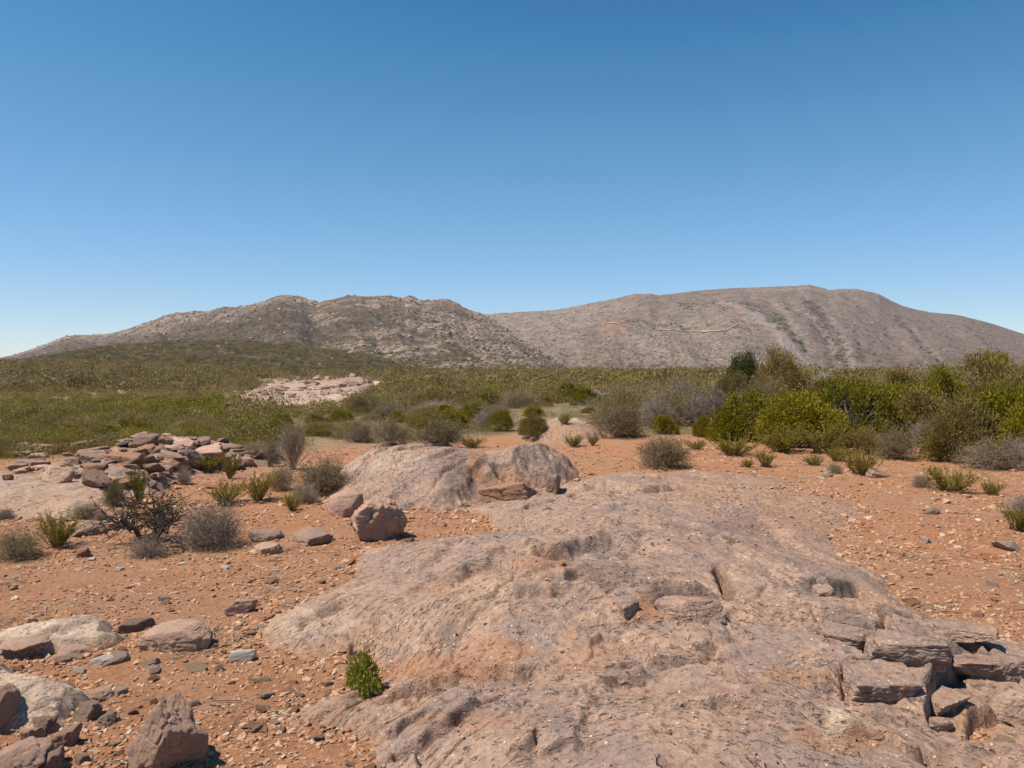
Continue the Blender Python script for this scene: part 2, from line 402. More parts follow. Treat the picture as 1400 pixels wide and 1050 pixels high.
class Slab:
    def __init__(s, poly, ctrl, steps=(), cracks=(), marks=(), det=1.0, sc=1.0, edge=0.35, soft=0.3):
        loc = lambda p: ((p[0] - 700) / F * p[1], p[1]) if sc > 1 else hit(p[0], p[1], off=p[2] if len(p) > 2 else 0.0)[:2]   # big slabs give distances in metres
        s.P = np.array([loc(p) for p in poly])
        C = [(*loc(p), p[2]) for p in ctrl] + [(*q, (p[2] * 0.8 if len(p) > 2 else -0.02 * sc)) for q, p in zip(s.P, poly)]
        C = np.array(C); s.cx = C[:, :2]; s.c2 = (soft * sc) ** 2
        K = np.sqrt(((s.cx[:, None] - s.cx[None]) ** 2).sum(-1) + s.c2); n = len(C)
        A = np.zeros((n + 1, n + 1)); A[:n, :n] = K - np.eye(n) * 0.02 * sc; A[:n, n] = 1; A[n, :n] = 1
        s.w = np.linalg.solve(A, np.append(C[:, 2], 0))
        s.det, s.sc, s.edge = det, sc, edge * sc; s.mini = []
        g = lambda pl: np.array([hit(p[0], p[1], off=p[2] if len(p) > 2 else 0.22)[:2] for p in pl])
        s.steps = [(g(pl), *r) for pl, *r in steps]; s.cracks = [(g(pl), *r) for pl, *r in cracks]
        s.marks = marks
        b = s.P; m = 0.6 * sc; s.bb = (b[:, 0].min() - m, b[:, 0].max() + m, b[:, 1].min() - m, b[:, 1].max() + m)
    def h(s, x, y, sp=None):
        """height above the dirt; very negative outside"""
        x = np.asarray(x, float); y = np.asarray(y, float); out = np.full(x.shape, -9.0)
        k = (x > s.bb[0]) & (x < s.bb[1]) & (y > s.bb[2]) & (y < s.bb[3])
        if not k.any(): return out
        k[k] = poly_sd(x[k], y[k], s.P) > -0.42 * s.sc
        if not k.any(): return out
        X, Y = x[k], y[k]; S = s.sc
        if sp is not None: sp = np.broadcast_to(sp, x.shape)[k] / S
        else: sp = .004
        wx = 0.22 * S * fbm(X * 1.9 / S, Y * 1.9 / S, 4, 91); wy = 0.22 * S * fbm(X * 1.9 / S, Y * 1.9 / S, 4, 95)
        sd = poly_sd(X + wx, Y + wy, s.P)
        H = np.zeros(X.shape)
        for a in range(0, len(X), 60000):
            b = slice(a, a + 60000)
            H[b] = np.sqrt((X[b, None] - s.cx[:, 0]) ** 2 + (Y[b, None] - s.cx[:, 1]) ** 2 + s.c2) @ s.w[:-1] + s.w[-1]
        D = np.zeros(X.shape)
        for pl, drop, w, L in s.steps:
            w = np.maximum(w, 3.2 * sp * S)
            q, e = seg_dist(X + 0.25 * wx + .03 * perlin(X * 9, Y * 9, 4), Y + 0.25 * wy + .03 * perlin(X * 9, Y * 9, 6), pl); m = sstep(0, 0.25, e) * np.exp(-np.abs(q) / L)
            D += drop * m * (2 * sstep(-w, w, q) - 1) * 1.1 - .55 * drop * sstep(0, .25, e) * np.exp(-((q + 1.2 * w) / (1.1 * w)) ** 2)
        for pl, dep, w in s.cracks:
            w = np.maximum(w, 2.0 * sp * S)
            q, e = seg_dist(X + 0.15 * wx + .02 * perlin(X * 9, Y * 9, 4), Y + 0.15 * wy + .02 * perlin(X * 9, Y * 9, 6), pl)
            D -= dep * np.exp(-(q / w) ** 2) * sstep(0, 0.08, e + 0.015)
        for pl, drop, L, x0, x1, y0, y1 in s.mini:
            m = (X > x0) & (X < x1) & (Y > y0) & (Y < y1)
            if not m.any(): continue
            xm, ym = X[m], Y[m]; w = np.maximum(.007, 2.2 * (sp[m] if np.ndim(sp) else sp))
            q, e = seg_dist(xm + .018 * perlin(xm * 11, ym * 11, 4) + .05 * perlin(xm * 3, ym * 3, 7), ym + .018 * perlin(xm * 11, ym * 11, 6) + .05 * perlin(xm * 3, ym * 3, 9), pl)
            D[m] += drop * sstep(0, .16, e) * (np.exp(-np.abs(q) / L) * (2 * sstep(-w, w, q) - 1) - .6 * np.exp(-((q + 1.1 * w) / w) ** 2))
        inn = sstep(-0.1 * S, s.edge, sd)
        H = H + D * sstep(-.05 * S, .2 * S, sd) + s.det * S * rock_detail(X / S, Y / S, sp) * (0.35 + 0.65 * inn)
        H = np.minimum(H, -0.02 * S + np.maximum(sd, 0) * 1.1 + 0.06 * S * fbm(X * 3 / S, Y * 3 / S, 4, 99)) + np.minimum(sd, 0) * 0.8
        out[k] = H
        return out
    def z(s, x, y): return base_h(x, y) + s.h(x, y)
    def build(s, name, px, py, mat):
        PX, PY = np.meshgrid(px, py)
        r = CAMZ * F / (PY - HZ) if s.sc == 1 else None
        if r is None:
            rr = np.exp(np.linspace(math.log(s.bb[2]), math.log(s.bb[3]), len(py))); r = rr[:, None] * np.ones_like(PX)
        Y = r; X = (PX - 700) / F * Y
        dr = np.abs(np.gradient(Y[:, 0]))[:, None] * np.ones_like(Y)
        h = s.h(X, Y, dr); hb = np.clip(h, -0.5 * s.sc, None)
        Z = base_h(X, Y) + hb
        V = np.stack([X, Y, Z], -1).reshape(-1, 3)
        Q = grid_quads(*X.shape, mask=h > -0.06 * s.sc)
        qx, qy = to_px(X, Y, Z); A = {k: np.zeros(X.shape) for k in ('varnish', 'rust', 'dust', 'pale')}
        nz = 0.5 * fbm(X * 3 / s.sc, Y * 3 / s.sc, 4, 111)
        for kind, cx, cy, rx, ry, st in s.marks:
            A[kind] = np.maximum(A[kind], st * sstep(1.15, 0.55, np.hypot((qx - cx) / rx, (qy - cy) / ry) + nz))
        A['dust'] = np.maximum(A['dust'], 0.9 * sstep(0.07 * s.sc, -0.01 * s.sc, h + 0.09 * s.sc * nz))
        xs, ys = X / s.sc, Y / s.sc; A['su'] = strike(xs, ys) + 0.55 * fbm(xs * .8, ys * .8, 4, 21); A['sv'] = xs * .9 - ys * .25
        V, Q, A = compact(V, Q, A)
        return link(name, mk_mesh(name, V, Q[:, ::1], mat, True, A))

main = Slab(
    [(322, 868), (370, 828), (430, 812), (480, 790), (488, 756, .06), (540, 730, .18), (620, 718, .28), (690, 716, .3), (672, 700, .12), (640, 692, .05), (700, 672, .12), (770, 655, .2),
     (850, 642, .2), (950, 640, .12), (1050, 648, .05), (1130, 668), (1190, 700), (1150, 735), (1190, 780), (1225, 812), (1290, 842), (1400, 868), (1700, 930), (1900, 1200), (1900, 1600), (300, 1600), (430, 1180),
     (515, 1060), (480, 1010), (395, 995), (385, 965), (440, 945), (475, 938), (530, 915), (470, 900), (400, 908), (365, 892)],
    [(550, 800, .24), (450, 850, .13), (420, 880, .06), (560, 860, .2), (650, 800, .36), (620, 745, .30), (800, 760, .40), (700, 850, .30), (540, 897, .06), (640, 905, .13), (760, 900, .20), (900, 880, .24), (760, 700, .32), (900, 690, .28),
     (850, 660, .20), (950, 720, .30), (1050, 760, .27), (1100, 700, .08), (1180, 780, .10), (940, 810, .36), (1000, 850, .26), (1100, 840, .28), (1200, 870, .30), (1270, 880, .28), (1380, 900, .14), (450, 965, .08),
     (600, 960, .13), (560, 1020, .10), (650, 1040, .17), (800, 960, .24), (800, 1050, .25), (1000, 950, .26), (1000, 1050, .30), (1200, 960, .16), (1200, 1040, .28), (1340, 985, .05), (1400, 1050, .22), (1000, 1300, .2), (1600, 1300, .1), (700, 1300, .15)],
    steps=[([(715, 795), (760, 786), (800, 772), (856, 760)], .055, .018, .30), ([(840, 838), (900, 842), (945, 841), (995, 834)], .075, .02, .25),
           ([(1080, 802), (1130, 812), (1170, 800), (1230, 812)], .06, .02, .22), ([(1255, 962), (1272, 930), (1308, 880)], .075, .025, .16),
           ([(1150, 945), (1200, 966), (1256, 968)], .045, .02, .2), ([(500, 912), (560, 898), (640, 893), (705, 908), (760, 900)], .04, .02, .2),
           ([(600, 835), (640, 803), (700, 772)], .03, .012, .2), ([(780, 930), (860, 925), (960, 900), (1040, 905)], .03, .015, .25), ([(1040, 690), (1100, 735), (1160, 745)], .03, .02, .25),
           ([(430, 1000), (520, 985), (600, 965), (680, 930)], .035, .015, .2), ([(1300, 940), (1360, 960), (1420, 990)], .05, .02, .2), ([(560, 790), (620, 745), (700, 730)], .022, .012, .2),
           ([(1190, 864), (1250, 850), (1320, 868), (1410, 905)], .045, .02, .2), ([(1300, 965), (1340, 932), (1400, 925)], .05, .02, .2), ([(1310, 1012), (1370, 1026), (1430, 1050)], .05, .02, .22), ([(1060, 960), (1120, 985), (1200, 1000), (1260, 1040)], .035, .016, .2), ([(900, 985), (980, 970), (1060, 985)], .03, .015, .2),
            ([(780, 662), (830, 658), (880, 668), (940, 660)], .06, .02, .2), ([(690, 690), (760, 676), (800, 690)], .03, .015, .2)],
    cracks=[([(983, 797), (990, 815), (999, 834)], .30, .030), ([(1095, 862), (1160, 888), (1210, 906), (1262, 916)], .10, .022), ([(1214, 862), (1207, 905)], .09, .016),
            ([(1230, 1000), (1262, 1022), (1300, 1050), (1330, 1075)], .10, .02), ([(588, 964), (604, 960)], .08, .02), ([(1120, 800), (1116, 812)], .05, .012), ([(1080, 835), (1200, 905), (1150, 905)], .05, .015),
            ([(845, 815), (880, 828), (905, 838)], .07, .02), ([(1153, 905), (1156, 945)], .05, .014), ([(885, 928), (896, 936)], .08, .02), ([(820, 790), (870, 775), (890, 740)], .03, .012),
            ([(540, 1040), (640, 985), (700, 965)], .03, .012), ([(600, 890), (700, 830), (820, 800)], .025, .010), ([(1180, 980), (1240, 1010)], .04, .012), ([(1000, 760), (1060, 790), (1090, 800)], .03, .012),
            ([(1300, 850), (1345, 872), (1400, 905)], .06, .016), ([(1050, 850), (1100, 862)], .05, .014)],
    marks=[('varnish', 1125, 800, 45, 14, 1), ('varnish', 1160, 850, 40, 22, .6), ('varnish', 1250, 885, 40, 30, .6), ('varnish', 1290, 920, 28, 40, .85), ('varnish', 830, 785, 60, 22, .55), ('varnish', 1320, 880, 60, 22, .5),
           ('varnish', 855, 825, 16, 18, .75), ('varnish', 615, 870, 18, 30, .6), ('varnish', 1000, 725, 60, 18, .45), ('varnish', 1190, 915, 30, 14, .5),
           ('rust', 620, 915, 110, 22, .8), ('rust', 690, 890, 60, 20, .8), ('rust', 800, 900, 60, 24, .5), ('rust', 880, 835, 40, 22, .9), ('rust', 650, 800, 70, 30, .5), ('rust', 1190, 945, 60, 16, .7), ('rust', 640, 985, 80, 16, .5),
           ('rust', 740, 770, 50, 14, .6), ('dust', 1090, 925, 70, 14, .9), ('dust', 1110, 690, 110, 45, .75), ('dust', 1000, 665, 120, 25, .5), ('dust', 1330, 985, 60, 26, .95), ('dust', 690, 900, 60, 14, .7), ('pale', 1140, 985, 30, 24, .8),
           ('pale', 660, 810, 60, 25, .4), ('pale', 420, 850, 70, 25, .35), ('pale', 1330, 860, 60, 20, .45), ('rust', 1150, 1010, 80, 25, .6), ('varnish', 470, 990, 60, 30, .35)])
def add_mini(sl, n, seed, x0, x1, y0, y1):
    g_ = np.random.default_rng(seed)
    for _ in range(n):
        y = math.exp(g_.uniform(math.log(y0), math.log(y1))); x = g_.uniform(max(x0, -.75 * y), min(x1, .75 * y)); L = g_.uniform(.15, .55) * (.6 + y / 9)
        sl_ = 1.15 * (x - .6) / math.sqrt((x - .6) ** 2 + .8); t = np.array([1, -sl_]); t /= np.hypot(*t)
        if g_.random() < .25: t = np.array([-t[1], t[0]]) * g_.choice([-1, 1])
        nr = np.array([-t[1], t[0]]); c = np.array([x, y]); pts = np.array([c + t * L * (u - .5) + nr * g_.normal() * .03 for u in (0, .33, .66, 1)])
        r = .25; sl.mini.append((pts, g_.uniform(.008, .030) * (.7 + y / 12), g_.uniform(.06, .16), pts[:, 0].min() - r, pts[:, 0].max() + r, pts[:, 1].min() - r, pts[:, 1].max() + r))
add_mini(main, 190, 7, -4, 6, 2.4, 10.5)
mid = Slab(
    [(436, 694), (448, 670), (466, 640, .08), (474, 614, .30), (528, 605, .40), (562, 602, .44), (620, 606, .48), (680, 607, .52), (745, 604, .48), (788, 616, .36), (800, 640, .1), (772, 662, .02), (705, 668, .02), (700, 682), (640, 697), (560, 698), (500, 708)],
    [(500, 622, .42), (560, 606, .52), (600, 640, .42), (560, 670, .26), (500, 675, .16), (630, 682, .14), (650, 622, .50), (668, 655, .24), (690, 640, .36), (735, 618, .50), (770, 630, .34), (720, 655, .14)],
    steps=[([(624, 690, .1), (645, 660, .2), (655, 635, .4), (676, 622, .5)], .03, .03, .3), ([(500, 622, .4), (530, 616, .45), (560, 610, .45)], .07, .03, .3), ([(690, 672, .1), (730, 660, .15), (760, 655, .15)], .05, .03, .25)],
    cracks=[([(720, 660, .1), (716, 630, .4), (722, 612, .5)], .03, .02), ([(752, 650, .2), (748, 625, .4), (760, 610, .48)], .03, .02), ([(655, 650, .2), (668, 630, .4), (690, 618, .5)], .06, .03), ([(560, 690, .1), (600, 650, .35), (640, 625, .5)], .04, .02)],
    marks=[('varnish', 625, 650, 35, 40, .5), ('rust', 650, 640, 14, 28, .9), ('dust', 690, 655, 30, 20, .8), ('varnish', 720, 635, 16, 30, .4), ('rust', 700, 660, 40, 12, .6), ('pale', 520, 630, 60, 20, .35)], det=1.0, edge=.3)
sheet = Slab(
    [(-120, 722), (-120, 648, .10), (20, 640, .16), (100, 648, .2), (150, 660, .18), (175, 690), (150, 706), (60, 712)],
    [(40, 680, .14), (-40, 680, .15), (110, 680, .12)], marks=[('pale', 60, 680, 110, 30, .3), ('dust', 60, 695, 160, 26, .8)], det=.6)
mound = Slab(
    [(95, 668), (40, 645, .1), (70, 622, .3), (110, 608, .45), (165, 592, .55), (250, 589, .52), (285, 594, .45), (340, 606, .3), (388, 615, .18), (372, 634, .05), (300, 640, .05), (240, 655), (215, 680), (150, 684)],
    [(200, 606, .45), (255, 602, .48), (180, 645, .26), (120, 635, .32), (300, 620, .25)], det=1.2, marks=[('rust', 168, 628, 20, 10, .8)])
low = Slab(
    [(-140, 905), (-140, 870), (0, 864), (30, 850, .06), (70, 842, .10), (120, 838, .12), (165, 840, .13), (208, 848, .1), (206, 868), (165, 884), (110, 892), (60, 896)],
    [(60, 862, .12), (120, 858, .13), (170, 856, .13), (20, 880, .08)], steps=[([(162, 866, .1), (200, 862, .1)], .05, .012, .2)],
    marks=[('pale', 60, 865, 90, 30, .9), ('varnish', 185, 862, 22, 10, .6), ('pale', 130, 858, 60, 24, .7)], det=.8, edge=.2)
corner = Slab(
    [(-140, 1060), (-140, 912), (0, 906, .05), (60, 905, .10), (100, 922, .10), (122, 945, .05), (104, 985), (60, 998, .05), (20, 985, .08), (0, 1010)],
    [(30, 930, .13), (70, 950, .12), (90, 930, .12), (-40, 960, .12)], steps=[([(0, 925, .1), (40, 915, .12), (66, 905, .1)], .04, .015, .2)],
    marks=[('pale', 50, 945, 100, 55, .95), ('varnish', 70, 960, 26, 18, .3)], det=.8, edge=.2)
knoll = Slab(
    [(705, 602), (730, 580, .15), (762, 560, .5), (800, 563, .45), (832, 592, .1), (800, 607)],
    [(770, 575, .4), (790, 590, .22)], marks=[('dust', 770, 590, 50, 16, .8), ('pale', 780, 568, 30, 10, .6)], det=1.2)
farpatch = Slab(
    [(316, 74), (322, 95, .5), (340, 130, .8), (385, 180, 1.4), (440, 195, 1.7), (498, 180, 1.4), (518, 110, .6), (500, 84, .3), (450, 74), (390, 72)],
    [(400, 160, 1.6), (450, 160, 1.6), (370, 110, .8), (430, 110, .8), (480, 110, .8), (350, 88, .4), (420, 86, .4), (480, 90, .4)],
    marks=[('pale', 420, 540, 100, 22, .45), ('pale', 460, 545, 40, 10, .8), ('dust', 440, 530, 34, 14, .7), ('varnish', 350, 545, 40, 10, .4), ('varnish', 480, 528, 30, 8, .4)], det=.45, sc=8.0, edge=.12)
add_mini(mid, 40, 8, -3, 1.5, 9, 12.5)
SLABS = [main, mid, sheet, mound, low, corner, knoll, farpatch]

def surf(x, y):
    b = base_h(x, y); h = np.zeros(np.shape(b))
    for s in SLABS: h = np.maximum(h, s.h(x, y))
    return b + np.maximum(h, 0)
def slab_h(x, y):
    h = np.full(np.shape(x), -9.0)
    for s in SLABS: h = np.maximum(h, s.h(x, y))
    return h
def put(px, py):
    p = hit(px, py); d = ray(px, py); t1 = p[1] / d[1] * 1.002
    t0 = max((0.95 + p[2] - CAMZ) / d[2], 0.25 * t1) if d[2] < -1e-4 else 0.8 * t1
    t0 = min(t0, t1 * .98); t = np.linspace(t0, t1, 90); X = d[0] * t; Y = d[1] * t
    b = CAMZ + d[2] * t <= surf(X, Y); k = int(np.argmax(b)) if b.any() else 89
    return np.array([X[k], Y[k], surf(X[k:k + 1], Y[k:k + 1])[0]])

def rng_px(a, b, st): return np.arange(a, b + st, st)
mx_ = np.concatenate([rng_px(300, 1450, 1.5), np.arange(1460, 2700, 12)]); my_ = np.concatenate([np.arange(612, 720, 0.55), np.arange(720, 1110, 1.05), np.arange(1110, 2000, 10)])
o = main.build('bedrock_slab', mx_, my_[::-1], M['slab']); tag(o, 'broad domed pinkish grey bedrock slab filling the foreground', 'rock outcrop')
o = mid.build('rock_outcrop', rng_px(415, 825, 1.1), np.arange(585, 720, .3)[::-1], M['slab']); tag(o, 'hump of grey pink bedrock behind the lone dark based boulder', 'rock outcrop')
o = sheet.build('bedrock_slab', rng_px(-150, 200, 1.3), np.arange(610, 735, .7)[::-1], M['slab']); tag(o, 'smooth pale pink sheet of bedrock in front of the rock pile', 'rock outcrop')
o = mound.build('rock_outcrop', rng_px(20, 410, 1.3), np.arange(560, 700, .4)[::-1], M['slab']); tag(o, 'bedrock mound under the heap of broken boulders', 'rock outcrop')
o = low.build('bedrock_slab', rng_px(-170, 240, 1.3), np.arange(815, 925, .8)[::-1], M['slab']); tag(o, 'low cream coloured slab beside the whitish rounded boulder', 'rock outcrop')
o = corner.build('bedrock_slab', rng_px(-170, 160, 1.3), np.arange(880, 1090, 1.1)[::-1], M['slab']); tag(o, 'cream flat slab breaking into dark blocks in the near left corner', 'rock outcrop')
o = knoll.build('rock_outcrop', rng_px(680, 860, 1.0), np.arange(546, 625, .5)[::-1], M['slab']); tag(o, 'small pale rocky knoll among shrubs beyond the outcrop hump', 'rock outcrop')
o = farpatch.build('rock_outcrop', rng_px(300, 530, .8), np.arange(0, 160), M['far_rock']); tag(o, 'wide bare pinkish rock patch on the green plain', 'rock outcrop')

# ------------------------------------------------------------------ ground sheet
def veg_mask(x, y, z):
    qx, qy = to_px(x, y, z)
    bx = [-800, 0, 100, 300, 450, 600, 690, 740, 800, 860, 950, 1000, 1150, 1250, 1400, 2200]
    by = [650, 630, 622, 620, 612, 604, 592, 578, 580, 594, 598, 606, 604, 608, 622, 660]
    r = np.hypot(x, y)
    v = sstep(-7, 7, np.interp(qx, bx, by) - qy + 9 * fbm(x * .35, y * .35, 4, 120))
    return np.where(y > 1, v, sstep(10, 30, r))

ang = np.radians(np.concatenate([np.linspace(-40, 40, 860), np.linspace(43, 317, 70)]))
rad = np.concatenate([[.05, .5, 1.0, 1.5, 2.0, 2.4], CAMZ * F / np.arange(1100 - HZ, 14, -1.3), [140, 170, 210, 260, 320, 400, 500, 700, 1000, 2000, 4500, 9000, 20000]])
A_, R_ = np.meshgrid(np.append(ang, ang[0] + 2 * math.pi), rad)
X = R_ * np.sin(A_); Y = R_ * np.cos(A_)
Z = base_h(X, Y) + sstep(25, 8, R_) * (0.018 * fbm(X * 3, Y * 3, 4, 5) + 0.008 * fbm(X * 14, Y * 14, 4, 9, .65))
g = link('ground', mk_mesh('ground', np.stack([X, Y, Z], -1).reshape(-1, 3), grid_quads(*X.shape)[:, ::-1], M['dirt'], True, {'veg': veg_mask(X, Y, Z)}))
tag(g, kind='structure')

# ------------------------------------------------------------------ hills
def hill(name, sky, Rt, Bt, px0, px1, nc, nr, mat, lean, crag, seed, attrs, slope=1.1, gul=1.0):
    cols = np.linspace(px0, px1, nc); t = np.concatenate([np.linspace(0, 1, nr), 1 + np.linspace(.02, .8, 14)])
    PXX, T = np.meshgrid(cols, t)
    sx, sy = np.array(sky, float).T
    ys = np.interp(PXX, sx, sy)
    k = np.array([.25, .5, .25]);
    R = np.interp(PXX, *np.array(Rt, float).T); B = np.interp(PXX, *np.array(Bt, float).T)
    D = B + (R - B) * T; X = (PXX - 700) / F * D; Y = D
    zb = base_h((PXX - 700) / F * B, B) - 4; zs = CAMZ + R * (HZ - ys) / F
    Tc = np.clip(T, 0, 1)
    Z = zb + (zs - zb) * Tc ** slope - np.maximum(T - 1, 0) * (zs - zb + 30) * 1.1
    s = PXX + lean * T
    amp = np.sin(np.pi * np.clip(Tc, 0, 1)) ** 0.7
    hgt = np.maximum(zs - zb, 4)
    Z = Z + amp * hgt * (0.10 * fbm((s + 25 * fbm(PXX / 80, T * 2, 3, 8)) / 70, T * 1.5, 3, seed) + 0.06 * gul * (ridged((s + 30 * fbm(PXX / 60, T * 2, 3, 5)) / 60, T * 1.6, 3, seed + 9) - 0.6))
    rocky = attrs['rocky'](PXX, T, X, Y)
    f1, f2, cid = worley(X / 16 + .3 * fbm(X / 9, Y / 9, 2, 3), Y / 22, seed + 20)
    f1b, f2b, cidb = worley(X / 6.5, Y / 9, seed + 21)
    Z = Z + crag * rocky * (3.2 * (cid - .5) * sstep(.02, .2, f2 - f1) + 1.5 * (cidb - .5) * sstep(.02, .25, f2b - f1b)) * np.where(T > .97, .55, 1) + 0.9 * fbm(X / 12, Y / 12, 4, seed + 30) + 0.5 * rocky * fbm(X / 3.0, Y / 3.0, 3, seed + 34)
    A = {k_: fn(PXX, T, X, Y) for k_, fn in attrs.items()}
    o = link(name, mk_mesh(name, np.stack([X, Y, Z], -1).reshape(-1, 3), grid_quads(*X.shape), mat, True, A)); tag(o, kind='structure')
    return dict(X=X, Y=Y, Z=Z, PX=PXX, T=T, A=A, cols=cols, t=t)

zero = lambda px, t, x, y: np.zeros_like(px)
def blob(px, t, cx, ct, rx, rt): return sstep(1.2, .5, np.hypot((px - cx) / rx, (t - ct) / rt))
def line(px, t, pts, w):
    d, e = seg_dist(px / 100, t, np.array([(p[0] / 100, p[1]) for p in pts])); return sstep(w, w * .4, np.abs(d))

m_front = hill_material('front_hill', (.105, .080, .048), (.042, .040, .016), (.30, .24, .19))
m_left = hill_material('left_mountain', (.130, .092, .064), (.054, .042, .025), (.365, .280, .218))
m_right = hill_material('right_mountain', (.180, .128, .096), (.066, .052, .039), (.275, .212, .172))

H0 = hill('hill', [(-700, 520), (-300, 508), (0, 497), (50, 489), (100, 480), (150, 473), (200, 469), (260, 466), (330, 466), (400, 472), (480, 481), (560, 492), (650, 507), (760, 516)],
          [(-700, 620), (700, 640)], [(-700, 330), (300, 340), (760, 430)], -700, 740, 620, 90, m_front, 30, .3, 301,
          dict(rocky=lambda p, t, x, y: .35 * sstep(.25, .5, fbm(x / 40, y / 40, 3, 7)) , scrub=lambda p, t, x, y: 0.55 + .45 * sstep(.6, .1, t), scree=zero,
               red=lambda p, t, x, y: np.maximum(blob(p, t, 190, .55, 22, .1), np.maximum(blob(p, t, 305, .62, 10, .1), blob(p, t, 330, .35, 14, .06)))))
def rocky_left(p, t, x, y):
    n = fbm(x / 60, y / 60, 4, 17)
    r = np.maximum(sstep(.6, 1.0, t + .5 * n), np.maximum(blob(p + 25 * n, t, 640, .4, 130, .5) * .9, blob(p + 20 * n, t, 580, .25, 160, .3) * .8))
    r = np.maximum(r, blob(p, t + .3 * n, 235, .85, 55, .4))
    r = r * (1 - .8 * blob(p, t + .2 * n, 360, .65, 60, .3)) * (1 - .6 * blob(p, t + .2 * n, 300, .45, 90, .3))
    return np.clip(r * sstep(-.45, .25, fbm(x / 35, y / 35, 3, 18)), 0.08, 1)
H1 = hill('mountain', [(-700, 512), (-300, 502), (0, 490), (25, 484), (60, 472), (90, 460), (115, 458), (150, 457), (175, 450), (200, 441), (235, 429), (252, 427), (270, 425), (285, 426), (305, 420), (322, 420), (340, 418), (357, 414), (372, 407), (385, 403.5), (398, 403), (412, 405), (424, 411), (434, 414), (445, 411), (458, 409), (475, 404), (500, 405), (530, 404), (552, 408), (560, 404.5), (576, 410), (590, 411), (606, 409), (622, 412), (634, 420), (648, 426), (664, 432), (690, 447), (730, 474), (765, 495), (790, 507), (840, 520)],
          [(-700, 1900), (0, 1750), (110, 1600), (190, 1250), (300, 1050), (400, 980), (640, 1000), (700, 930), (840, 760)], [(-700, 560), (300, 560), (560, 470), (840, 640)], -650, 830, 1000, 130, m_left, 40, 1.6, 401,
          dict(rocky=rocky_left, scrub=lambda p, t, x, y: np.clip(sstep(1.0, .2, t) * .7 + .2 + .7 * blob(p + 20 * fbm(x / 40, y / 40, 3, 9), t, 355, .70, 75, .22) + .6 * blob(p + 20 * fbm(x / 40, y / 40, 3, 9), t, 510, .62, 60, .12) - .3 * sstep(.85, 1, t), 0, 1.3), scree=lambda p, t, x, y: .6 * line(p, t, [(690, .75), (720, .5), (760, .1)], .05), red=lambda p, t, x, y: .6 * blob(p, t, 620, .95, 30, .12)), 1.15)
def scree_right(p, t, x, y):
    n = .16 * fbm(x / 38, y / 38, 5, 3); pt = p + 100 * n
    a = 0
    for pts, w, s in (([(985, .72), (1025, .45), (1075, .20), (1125, -.02)], .055, .9), ([(1055, .75), (1075, .45), (1110, .1), (1130, 0)], .03, .7), ([(1120, .7), (1150, .35), (1168, 0)], .045, .7), ([(1085, .62), (1130, .30), (1150, 0)], .028, .6), ([(1245, .62), (1258, .40), (1290, .10)], .035, .6),
                      ([(720, .8), (770, .4), (800, .05)], .05, .5), ([(905, .3), (935, .12), (960, 0)], .04, .5), ([(1175, .8), (1230, .4), (1250, .2)], .02, .4)):
        a = np.maximum(a, s * line(pt, t, pts, w))
    return a
def scrub_right(p, t, x, y):
    n = fbm(x / 50, y / 50, 4, 3); pt = p + 12 * n
    a = .25 + 0 * p
    for pts, w, s in (([(1105, .62), (1125, .42), (1150, .15)], .14, 1), ([(1010, .62), (1060, .40), (1100, .15)], .07, .9), ([(1225, .62), (1262, .30), (1285, .1)], .06, .8), ([(930, .72), (1000, .66)], .12, .8), ([(850, .5), (930, .45)], .1, .5), ([(1165, .4), (1180, .1)], .05, .6)):
        a = np.maximum(a, s * line(pt, t, pts, w))
    return np.clip(a - scree_right(p, t, x, y), 0, 1)
H2 = hill('mountain', [(500, 470), (600, 447), (640, 434), (664, 430), (700, 427), (730, 425.5), (760, 424), (800, 416), (830, 411), (850, 406), (868, 402), (890, 402), (900, 404), (950, 398), (1000, 394), (1030, 393), (1060, 392), (1085, 391), (1105, 390), (1120, 393), (1132, 397), (1150, 395), (1170, 395.5), (1187, 399), (1200, 402), (1215, 410), (1232, 418), (1250, 423), (1270, 427), (1310, 431), (1350, 441), (1400, 457), (1470, 474), (1600, 492), (2000, 506), (2300, 514)],
          [(500, 1700), (900, 1750), (1400, 1900), (2300, 2100)], [(500, 820), (900, 800), (1400, 900), (2300, 1000)], 520, 2200, 1000, 140, m_right, 115, .9, 501,
          dict(rocky=lambda p, t, x, y: np.clip(.25 + .7 * sstep(880, 680, p) + .6 * blob(p, t, 930, .25, 110, .35) + .6 * blob(p, t, 770, .75, 110, .3) + .5 * blob(p, t, 1100, .97, 100, .07) + .5 * blob(p, t, 960, .68, 60, .12) - .15 * sstep(1150, 1300, p), 0, 1),
               scrub=scrub_right, scree=scree_right, red=lambda p, t, x, y: np.maximum(.8 * blob(p, t, 838, .42, 26, .13), np.maximum(.9 * blob(p, t, 1012, .53, 10, .06), .7 * blob(p, t, 870, .96, 20, .06)))), 1.05, .55)

def hill_at(Hd, px, t):
    c = np.clip(np.interp(px, Hd['cols'], np.arange(len(Hd['cols']))), 0, len(Hd['cols']) - 1.001); r = np.clip(np.interp(t, Hd['t'], np.arange(len(Hd['t']))), 0, len(Hd['t']) - 1.001)
    i = r.astype(int); j = c.astype(int); u = (c - j); v = (r - i)
    f = lambda A: A[i, j] * (1 - u) * (1 - v) + A[i, j + 1] * u * (1 - v) + A[i + 1, j] * (1 - u) * v + A[i + 1, j + 1] * u * v
    return np.stack([f(Hd['X']), f(Hd['Y']), f(Hd['Z'])], -1), f
def hill_px(Hd, px, py):
    t = np.linspace(0, 1, 300); P, _ = hill_at(Hd, np.full(300, float(px)), t)
    qx, qy = to_px(P[:, 0], P[:, 1], P[:, 2]); k = int(np.argmin(np.abs(qy - py))); return t[k]

